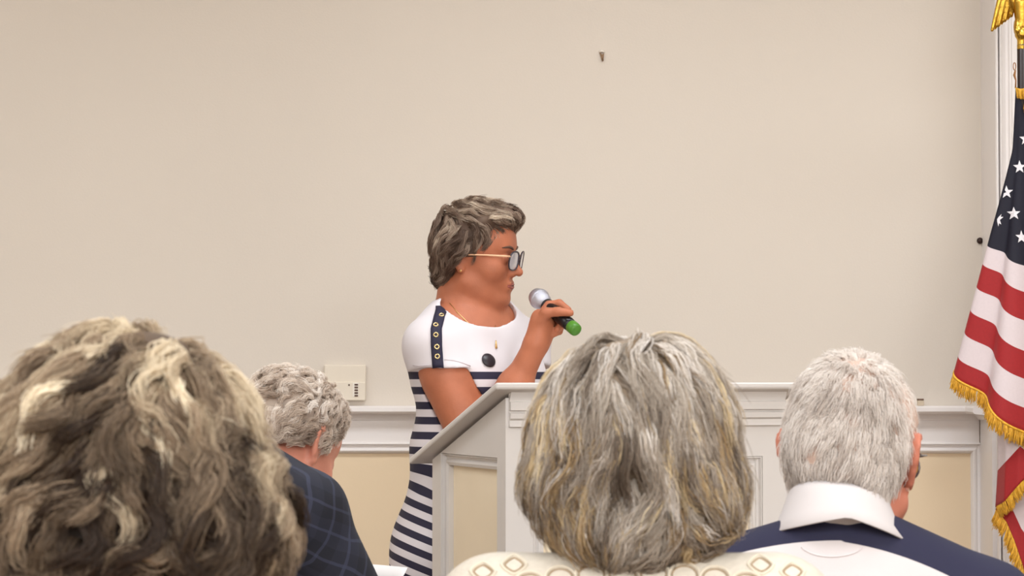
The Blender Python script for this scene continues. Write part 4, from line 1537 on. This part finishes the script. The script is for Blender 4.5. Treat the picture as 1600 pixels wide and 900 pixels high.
# half-moon seam on the upper back
bpy.context.view_layer.update()
pbv = bvh_of(polo)
pts = []
for a in np.linspace(PI * 1.12, PI * 1.88, 22):
    hp, hn = ray(1300 + 52 * math.cos(a), 846 + 24 * -math.sin(a), pbv)
    if hp:
        pts.append(hp + hn * 0.0006)
if len(pts) > 3:
    tube('half_moon_seam', pts, 0.0008, mat('polo_seam', srgb(222, 212, 212), 0.9), polo, 6)
# wire glasses
M_WIRE = mat('steel_wire', srgb(112, 104, 106), 0.3, metal=0.7)
gl = link(bpy.data.objects.new('glasses', None), pr_)
for s in (-1, 1):
    ring = [RH.p(0.112 - abs(s * 0.034 + 0.026 * math.cos(a)) * 0.22, s * 0.039 + 0.027 * math.cos(a), -0.010 + 0.021 * math.sin(a)) for a in np.linspace(0, 2 * PI, 24, endpoint=False)]
    tube('rim', ring, 0.0017, M_WIRE, gl, 6, True)
    bm = bmesh.new()
    iv = [bm.verts.new(v) for v in ring]
    bm.faces.new(iv)
    bm_obj('lens', bm, mat('clear_lens', srgb(240, 240, 240), 0.03, trans=0.95), gl)
    tube('temple_arm', [RH.p(0.1, s * 0.066, 0.004), RH.p(0.092, s * 0.076, 0.006), RH.p(0.04, s * 0.079, 0.006), RH.p(-0.01, s * 0.082, 0.012)], 0.0013, M_WIRE, gl, 6)
tube('bridge', [RH.p(0.108, -0.01, 0.0), RH.p(0.112, 0, 0.003), RH.p(0.108, 0.01, 0.0)], 0.0012, M_WIRE, gl, 6)

rm_prims = [((-0.012, 0, 0.038), (0.098, 0.0745, 0.093), 0.02), ((-0.036, 0, -0.005), (0.072, 0.070, 0.068), 0.03), ((-0.052, 0, -0.048), (0.040, 0.054, 0.030), 0.02)]


def rm_keep(P):
    x, y, z = P[:, 0], P[:, 1], P[:, 2]
    front = np.interp(z, [-0.05, -0.02, 0.02, 0.036, 0.05, 0.08, 0.2], [-0.042, -0.04, -0.034, 0.0, 0.04, 0.06, 0.06])
    return (x < front) & (z > -0.072 + 0.1 * np.abs(y))


tn2 = tone_noise(8, 60)
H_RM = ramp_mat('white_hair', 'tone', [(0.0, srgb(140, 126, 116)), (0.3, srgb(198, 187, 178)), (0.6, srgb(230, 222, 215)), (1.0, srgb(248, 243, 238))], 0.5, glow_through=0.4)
M_SCALP = ramp_mat('pink_scalp', 'tone', [(0.0, srgb(188, 160, 145)), (1.0, srgb(222, 196, 182))], 0.6)
wh = np.array([-0.045, -0.012, 0.11])


def rm_flow(p, r):
    v = p - wh
    v = v / (np.linalg.norm(v, axis=1, keepdims=True) + 1e-6)
    return v * 0.7 + np.array([-0.1, 0.15, -0.9]) * np.clip((0.13 - p[:, 2:3]) / 0.06, 0.15, 1)


def rm_len(P, r):
    near = np.exp(-(((P - wh) ** 2).sum(1)) / 0.03 ** 2)
    return r.uniform(0.022, 0.034, len(P)) * (1 - 0.62 * near)


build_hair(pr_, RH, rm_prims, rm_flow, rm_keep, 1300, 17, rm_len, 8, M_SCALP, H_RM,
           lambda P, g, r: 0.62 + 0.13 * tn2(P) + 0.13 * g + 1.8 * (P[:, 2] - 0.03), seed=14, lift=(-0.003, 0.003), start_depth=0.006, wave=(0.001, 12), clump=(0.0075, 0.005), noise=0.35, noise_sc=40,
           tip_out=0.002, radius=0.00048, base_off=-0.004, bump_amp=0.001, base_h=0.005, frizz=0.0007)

# ---------------------------------------------------------------- grey bob, centre
M_FAIR = skin_mat('fair_skin', srgb(192, 124, 92), 0)
CH = Frame(W(991, 698, 2.6), rotm(PI / 2, 0.0, 0.0), 0.852)
pc, L, bb = seated('woman with a grey and blonde bob seen from behind in a cream crochet top', CH, PI / 2, 0, 0.03, 0.138, M_FAIR, h=0.006, lean=-0.085, neck_r=0.045, sh_drop=0.108, reach=0.315, trap=0.052, chest=0.095)
chair(L, 'padded chair under the woman with the grey and blonde bob')
garment('skirt', L, *bb, M_TROUSER, pc, 0.014, legs=True, h=0.01)
nk_c = L['nk']
M_LACE = mat('cream_crochet', srgb(202, 193, 179), 0.9, var=0.05, scale=140, bump=0.5, bscale=420)
top = garment('crochet_top', L, *bb, M_LACE, pc, 0.011, h=0.0055, cut=lambda f: f.E((nk_c[0], nk_c[1], 1.206), (0.25, 0.3, 0.204), None, 0.006, 'cut'))
bpy.context.view_layer.update()
tb = bvh_of(top)
# raised crochet motifs: diamonds and rounds worked over the back and shoulders
M_THREAD = mat('crochet_thread', srgb(214, 203, 184), 0.9, bump=0.4, bscale=900)
M_HOLE_SHADE = mat('crochet_shadow_thread', srgb(150, 124, 92), 0.95)  # brown thread rings paint in the shade of the crochet openings
bm = bmesh.new()
bmh = bmesh.new()
cx0, cz0 = nk_c[0], W(990, 884, 2.5)[2]


def motif(bmx, pts2, rad):
    P = []
    for x, z in pts2:
        hit = tb.ray_cast(Vector((x, 2.0, z)), Vector((0, 1, 0)))
        if hit[0] is None or hit[1].y > -0.15:
            return
        P.append(np.array(hit[0] + hit[1] * rad * 0.4))
    Vt, Ft = tube_np(P, rad, 5, True)
    vs = [bmx.verts.new(v) for v in Vt]
    for q in Ft:
        bmx.faces.new([vs[i] for i in q])


for j in range(0, 7):
    for i in range(-7, 8):
        x = cx0 + (i + (0.5 if j % 2 else 0)) * 0.0305
        z = cz0 - j * 0.020
        z += 0.010 * math.exp(-((x - cx0) / 0.2) ** 2) - 0.6 * (x - cx0) ** 2
        if j % 2 == 0:
            d = [(x + 0.0125 * math.cos(a) * (abs(math.cos(a)) ** 0.5), z + 0.0085 * math.sin(a) * (abs(math.sin(a)) ** 0.5)) for a in np.linspace(0, 2 * PI, 16, endpoint=False)]
            motif(bm, d, 0.0016)
            motif(bmh, [(x + (px_ - x) * 0.74, z + (pz - z) * 0.7) for px_, pz in d], 0.0009)
        else:
            d = [(x + 0.0155 * math.cos(a), z + 0.011 * math.sin(a)) for a in np.linspace(0, 2 * PI, 18, endpoint=False)]
            motif(bm, d, 0.0017)
            motif(bmh, [(x + 0.0125 * math.cos(a), z + 0.0085 * math.sin(a)) for a in np.linspace(0, 2 * PI, 18, endpoint=False)], 0.0008)
lc = bm_obj('crochet_motifs', bm, M_THREAD, top, True)
lc['kind'] = 'stuff'
lh = bm_obj('crochet_opening_shade', bmh, M_HOLE_SHADE, top, True)
lh['kind'] = 'stuff'

cw_prims = [((-0.005, 0, 0.010), (0.118, 0.119, 0.126), 0.02), ((-0.01, 0.073, -0.042), (0.085, 0.053, 0.060), 0.025), ((-0.01, -0.074, -0.055), (0.085, 0.052, 0.056), 0.025),
            ((-0.035, 0.0, -0.098), (0.082, 0.098, 0.048), 0.03)]


def cw_keep(P):
    x, y, z = P[:, 0], P[:, 1], P[:, 2]
    return (x < np.interp(z, [-0.2, 0.04, 0.09, 0.2], [0.035, 0.04, 0.10, 0.14])) & (z > -0.134)


cc = np.array([-0.005, 0.0, 0.135])


def cw_flow(p, r):
    v = p - cc
    v = v / (np.linalg.norm(v, axis=1, keepdims=True) + 1e-6)
    y, z = p[:, 1:2], p[:, 2:3]
    low = np.clip((-0.035 - z) / 0.05, 0, 1)
    right = np.clip((-y - 0.03) / 0.05, 0, 1)
    left = np.clip((y - 0.02) / 0.06, 0, 1)
    curl = np.array([0, -1.0, 0.12]) * right + np.array([0, -0.7, -0.4]) * left + np.array([0, 0.5, -0.6]) * (1 - right) * (1 - left)
    return v * 0.75 + np.array([0, 0, -0.6]) * (1 - 0.6 * low) + curl * low * 1.5


tn3, tn4 = tone_noise(21, 55), tone_noise(22, 30)


def cw_tone(P, g, r):
    y, z = P[:, 1], P[:, 2]
    blond = np.clip(np.abs(y) * 7.0 - 0.22 + (-z) * 3.2 + 0.16 * tn4(P), 0, 1)
    light = np.clip(0.5 + 0.2 * tn3(P) + 0.17 * np.sin(g * 40) + 1.5 * (z - 0.02), 0, 0.99)
    return np.where(1 / (1 + np.exp(-1.7 * g)) + r.normal(size=len(P)) * 0.08 < blond * 0.68, 0.5 + 0.499 * light, 0.499 * light)


H_CW = ramp_mat('grey_blonde_hair', 'tone', [(0.0, srgb(96, 82, 70)), (0.14, srgb(146, 132, 118)), (0.34, srgb(192, 181, 168)), (0.49, srgb(244, 238, 232)),
                                             (0.505, srgb(122, 98, 68)), (0.66, srgb(176, 150, 114)), (0.84, srgb(218, 198, 160)), (1.0, srgb(250, 234, 200))], 0.42, glow_through=0.35)
H_CWB = ramp_mat('grey_blonde_mass', 'tone', [(0.0, srgb(96, 82, 68)), (0.3, srgb(150, 132, 112)), (0.6, srgb(164, 140, 106))], 0.7)
build_hair(pc, CH, cw_prims, cw_flow, cw_keep, 780, 36, lambda P, r: np.where(P[:, 2] > 0.02, r.uniform(0.09, 0.16, len(P)), r.uniform(0.07, 0.11, len(P))), 18, H_CWB, H_CW, cw_tone,
           seed=24, lift=(-0.006, 0.005), wave=(0.005, 10), clump=(0.007, 0.0025), noise=0.55, noise_sc=26, tip_out=0.002, radius=0.00055, bump_amp=0.0035, bump_sc=60, base_off=-0.008, frizz=0.0009, flyaway=0.014)

# ---------------------------------------------------------------- plaid-shirted man, left
M_RUDDY = skin_mat('sunned_skin', srgb(206, 138, 116), 0)
LH = Frame(W(446, 697, 4.3), rotm(PI / 2 - math.radians(34), math.radians(26), math.radians(0)), 0.97)
yl = PI / 2 - math.radians(42)
lfw, llf = np.array([math.cos(yl), math.sin(yl), 0]), np.array([-math.sin(yl), math.cos(yl), 0])
PR = W(637, 887, 4.46)                                        # upper right corner of the sheet he holds
pdn = np.array([0, 0, -0.80]) - lfw * 0.6
hold = {-1: PR + pdn * 0.17 - lfw * 0.012 + llf * 0.015 + pdn * 0.08, 1: PR + pdn * 0.17 + llf * 0.20 - lfw * 0.012 + pdn * 0.08}
pl, L, bb = seated('grey haired man with bowed head in a dark navy plaid shirt reading papers', LH, PI / 2 - math.radians(42), 0, 0.16, 0.176, M_RUDDY, female=False, neck_r=0.056, h=0.006, lean=0.05, arm_fwd=0.6, sh_drop=0.045, hands=hold)
chair(L, 'padded chair under the man in the navy plaid shirt')
garment('trousers', L, *bb, M_TROUSER, pl, 0.012, legs=True, h=0.01)
M_PLAID = bpy.data.materials.new('navy_plaid')
M_PLAID.use_nodes = True
nt = M_PLAID.node_tree
pb = nt.nodes['Principled BSDF']
pb.inputs['Roughness'].default_value = 0.85
tc = nt.nodes.new('ShaderNodeTexCoord')
mp_ = nt.nodes.new('ShaderNodeMapping')
mp_.inputs['Rotation'].default_value = (math.radians(0), math.radians(-24), math.radians(48))
nt.links.new(tc.outputs['Object'], mp_.inputs['Vector'])
nz = nt.nodes.new('ShaderNodeTexNoise')
nz.inputs['Scale'].default_value = 9
nt.links.new(tc.outputs['Object'], nz.inputs['Vector'])
sp_ = nt.nodes.new('ShaderNodeSeparateXYZ')
nt.links.new(mp_.outputs['Vector'], sp_.inputs['Vector'])
wob = mnode('MULTIPLY', mnode('SUBTRACT', nz.outputs['Fac'], 0.5), 0.03)
lines = []
for o_ in (sp_.outputs['Y'], sp_.outputs['Z']):
    q = mnode('FRACT', mnode('MULTIPLY', mnode('ADD', o_, wob), 1 / 0.040))
    lines.append(mnode('LESS_THAN', mnode('ABSOLUTE', mnode('SUBTRACT', q, 0.5)), 0.06))
    q2 = mnode('FRACT', mnode('MULTIPLY', mnode('ADD', o_, wob), 0.5 / 0.040))
    lines.append(mnode('MULTIPLY', mnode('LESS_THAN', q2, 0.5), 0.25))
tot = mnode('MINIMUM', mnode('ADD', mnode('ADD', lines[0], lines[2]), mnode('ADD', lines[1], lines[3])), 1.6)
mx = nt.nodes.new('ShaderNodeMix')
mx.data_type = 'RGBA'
nt.links.new(mnode('MULTIPLY', tot, 0.42), mx.inputs['Factor'])
mx.inputs[6].default_value = srgb(18, 19, 31)
mx.inputs[7].default_value = srgb(58, 62, 84)
nt.links.new(mx.outputs[2], pb.inputs['Base Color'])
nk_l = L['nk']
shirt = garment('plaid_shirt', L, *bb, M_PLAID, pl, 0.011, sleeves='long', h=0.006, cut=lambda f: f.C(nk_l + up * 0.075 + L['fwd'] * 0.02, nk_l + up * 0.2 + L['fwd'] * 0.1, 0.052, 0.075, 0.004, 'cut'))
# collar band
V, F = [], []
th = np.linspace(-2.7, 2.7, 40)
la = math.atan2(L['fwd'][1], L['fwd'][0])
for rr, dz in ((0.062, 0.0), (0.064, 0.036), (0.069, 0.038), (0.086, 0.0)):
    for a in th:
        q = nk_l + L['fwd'] * (0.010 - rr * math.cos(a)) + L['left'] * rr * math.sin(a) + up * (dz + 0.0 - 0.02 * (1 - math.cos(a)) * 0.5)
        V.append(q)
for i in range(3):
    for k in range(39):
        F.append((i * 40 + k, i * 40 + k + 1, (i + 1) * 40 + k + 1, (i + 1) * 40 + k))
co = np_mesh('collar', V, F, M_PLAID, shirt)
so_ = co.modifiers.new('t', 'SOLIDIFY')
so_.thickness = 0.0025
lm_prims = [((-0.012, 0, 0.042), (0.101, 0.084, 0.090), 0.02), ((-0.040, 0, 0.006), (0.066, 0.078, 0.060), 0.03), ((0.02, 0, 0.075), (0.075, 0.07, 0.052), 0.03)]


def lm_keep(P):
    x, y, z = P[:, 0], P[:, 1], P[:, 2]
    front = np.interp(z, [-0.05, -0.02, 0.02, 0.05, 0.08, 0.2], [0.0, 0.012, 0.035, 0.06, 0.085, 0.085])
    low = np.interp(x, [-0.12, -0.03, 0.0, 0.05], [-0.030, -0.012, 0.022, 0.01])
    return (x < front) & (z > low)


tn5 = tone_noise(31, 80)
H_LM = ramp_mat('silver_wavy_hair', 'tone', [(0.0, srgb(140, 120, 106)), (0.35, srgb(202, 184, 168)), (0.65, srgb(234, 222, 210)), (1.0, srgb(252, 246, 240))], 0.45, glow_through=0.35)
build_hair(pl, LH, lm_prims, crown_flow((0.03, 0.0, 0.13), 0.3, -0.7), lm_keep, 520, 30, lambda P, r: r.uniform(0.035, 0.055, len(P)), 14, H_LM, H_LM,
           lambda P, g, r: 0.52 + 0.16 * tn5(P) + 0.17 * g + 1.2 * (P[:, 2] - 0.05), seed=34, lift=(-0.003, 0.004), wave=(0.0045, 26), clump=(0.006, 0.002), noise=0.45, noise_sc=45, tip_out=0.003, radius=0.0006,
           bump_amp=0.003, bump_sc=110, base_h=0.005)
# white stubble beard and sideburn patch: short strands as one small mass
# the sheets he reads
M_PAPER = mat('paper', srgb(244, 240, 238), 0.7)
if True:
    bm = bmesh.new()
    n = 12
    vs = []
    for i in range(n + 1):
        for j in range(n + 1):
            a, b = i / n, j / n
            p = PR + llf * 0.215 * a + pdn * 0.28 * b + lfw * (0.012 * math.sin(a * PI) + 0.01 * b * b)
            vs.append(bm.verts.new(p))
    for i in range(n):
        for j in range(n):
            a = i * (n + 1) + j
            bm.faces.new((vs[a], vs[a + 1], vs[a + n + 2], vs[a + n + 1]))
    sh = bm_obj('paper_sheet', bm, M_PAPER, None, True)
    so_ = sh.modifiers.new('t', 'SOLIDIFY')
    so_.thickness = 0.0008
    tag(sh, 'white paper sheet held up in front of the man in the plaid shirt', 'paper')

# ---------------------------------------------------------------- curly-haired woman, front left
M_BEIGE = skin_mat('rosy_skin', srgb(190, 124, 100), 0)
NH = Frame(W(222, 735, 2.0), rotm(PI / 2 - math.radians(15), math.radians(6), 0), 0.88)
pn, L, bb = seated('woman with tousled ash blonde hair at the front left seen from behind', NH, PI / 2 - math.radians(10), 0, 0.03, 0.165, M_BEIGE, h=0.006, neck_r=0.052, sh_drop=0.15, reach=0.34)
chair(L, 'padded chair under the woman with tousled ash blonde hair')
garment('skirt', L, *bb, M_TROUSER, pn, 0.014, legs=True, h=0.01)
nk_n = L['nk']
garment('blouse', L, *bb, mat('beige_blouse', srgb(196, 176, 156), 0.9, var=0.05, scale=90, bump=0.2, bscale=500), pn, 0.011, h=0.007, cut=lambda f: f.E(nk_n + up * 0.03, (0.085, 0.09, 0.06), None, 0.006, 'cut'))
nw_prims = [((-0.004, 0.020, 0.008), (0.128, 0.116, 0.117), 0.02), ((-0.02, 0.02, -0.062), (0.11, 0.115, 0.092), 0.03), ((-0.02, -0.086, -0.055), (0.08, 0.054, 0.078), 0.02), ((-0.01, 0.075, -0.032), (0.085, 0.065, 0.075), 0.03)]


def nw_keep(P):
    x, y, z = P[:, 0], P[:, 1], P[:, 2]
    return (x < np.interp(z, [-0.2, 0.04, 0.09, 0.2], [0.03, 0.05, 0.12, 0.14])) & (z > -0.135)


nc_ = np.array([0.0, -0.012, 0.12])


def nw_flow(p, r):
    v = p - nc_
    v = v / (np.linalg.norm(v, axis=1, keepdims=True) + 1e-6)
    swirl = np.cross(v, np.array([0.3, 0.0, 1.0]))
    return v * 0.8 + np.array([0, 0.25, -0.45]) + 0.45 * swirl * np.sin(p[:, 1:2] * 40 + p[:, 2:3] * 30)


tn6, tn7 = tone_noise(41, 45), tone_noise(42, 24)
H_NW = ramp_mat('ash_blonde_hair', 'tone', [(0.0, srgb(52, 38, 28)), (0.25, srgb(108, 91, 74)), (0.5, srgb(160, 139, 116)), (0.72, srgb(204, 187, 160)), (1.0, srgb(248, 236, 212))], 0.45, glow_through=0.35)
H_NWB = ramp_mat('ash_blonde_mass', 'tone', [(0.0, srgb(40, 30, 24)), (0.6, srgb(112, 90, 70))], 0.7)
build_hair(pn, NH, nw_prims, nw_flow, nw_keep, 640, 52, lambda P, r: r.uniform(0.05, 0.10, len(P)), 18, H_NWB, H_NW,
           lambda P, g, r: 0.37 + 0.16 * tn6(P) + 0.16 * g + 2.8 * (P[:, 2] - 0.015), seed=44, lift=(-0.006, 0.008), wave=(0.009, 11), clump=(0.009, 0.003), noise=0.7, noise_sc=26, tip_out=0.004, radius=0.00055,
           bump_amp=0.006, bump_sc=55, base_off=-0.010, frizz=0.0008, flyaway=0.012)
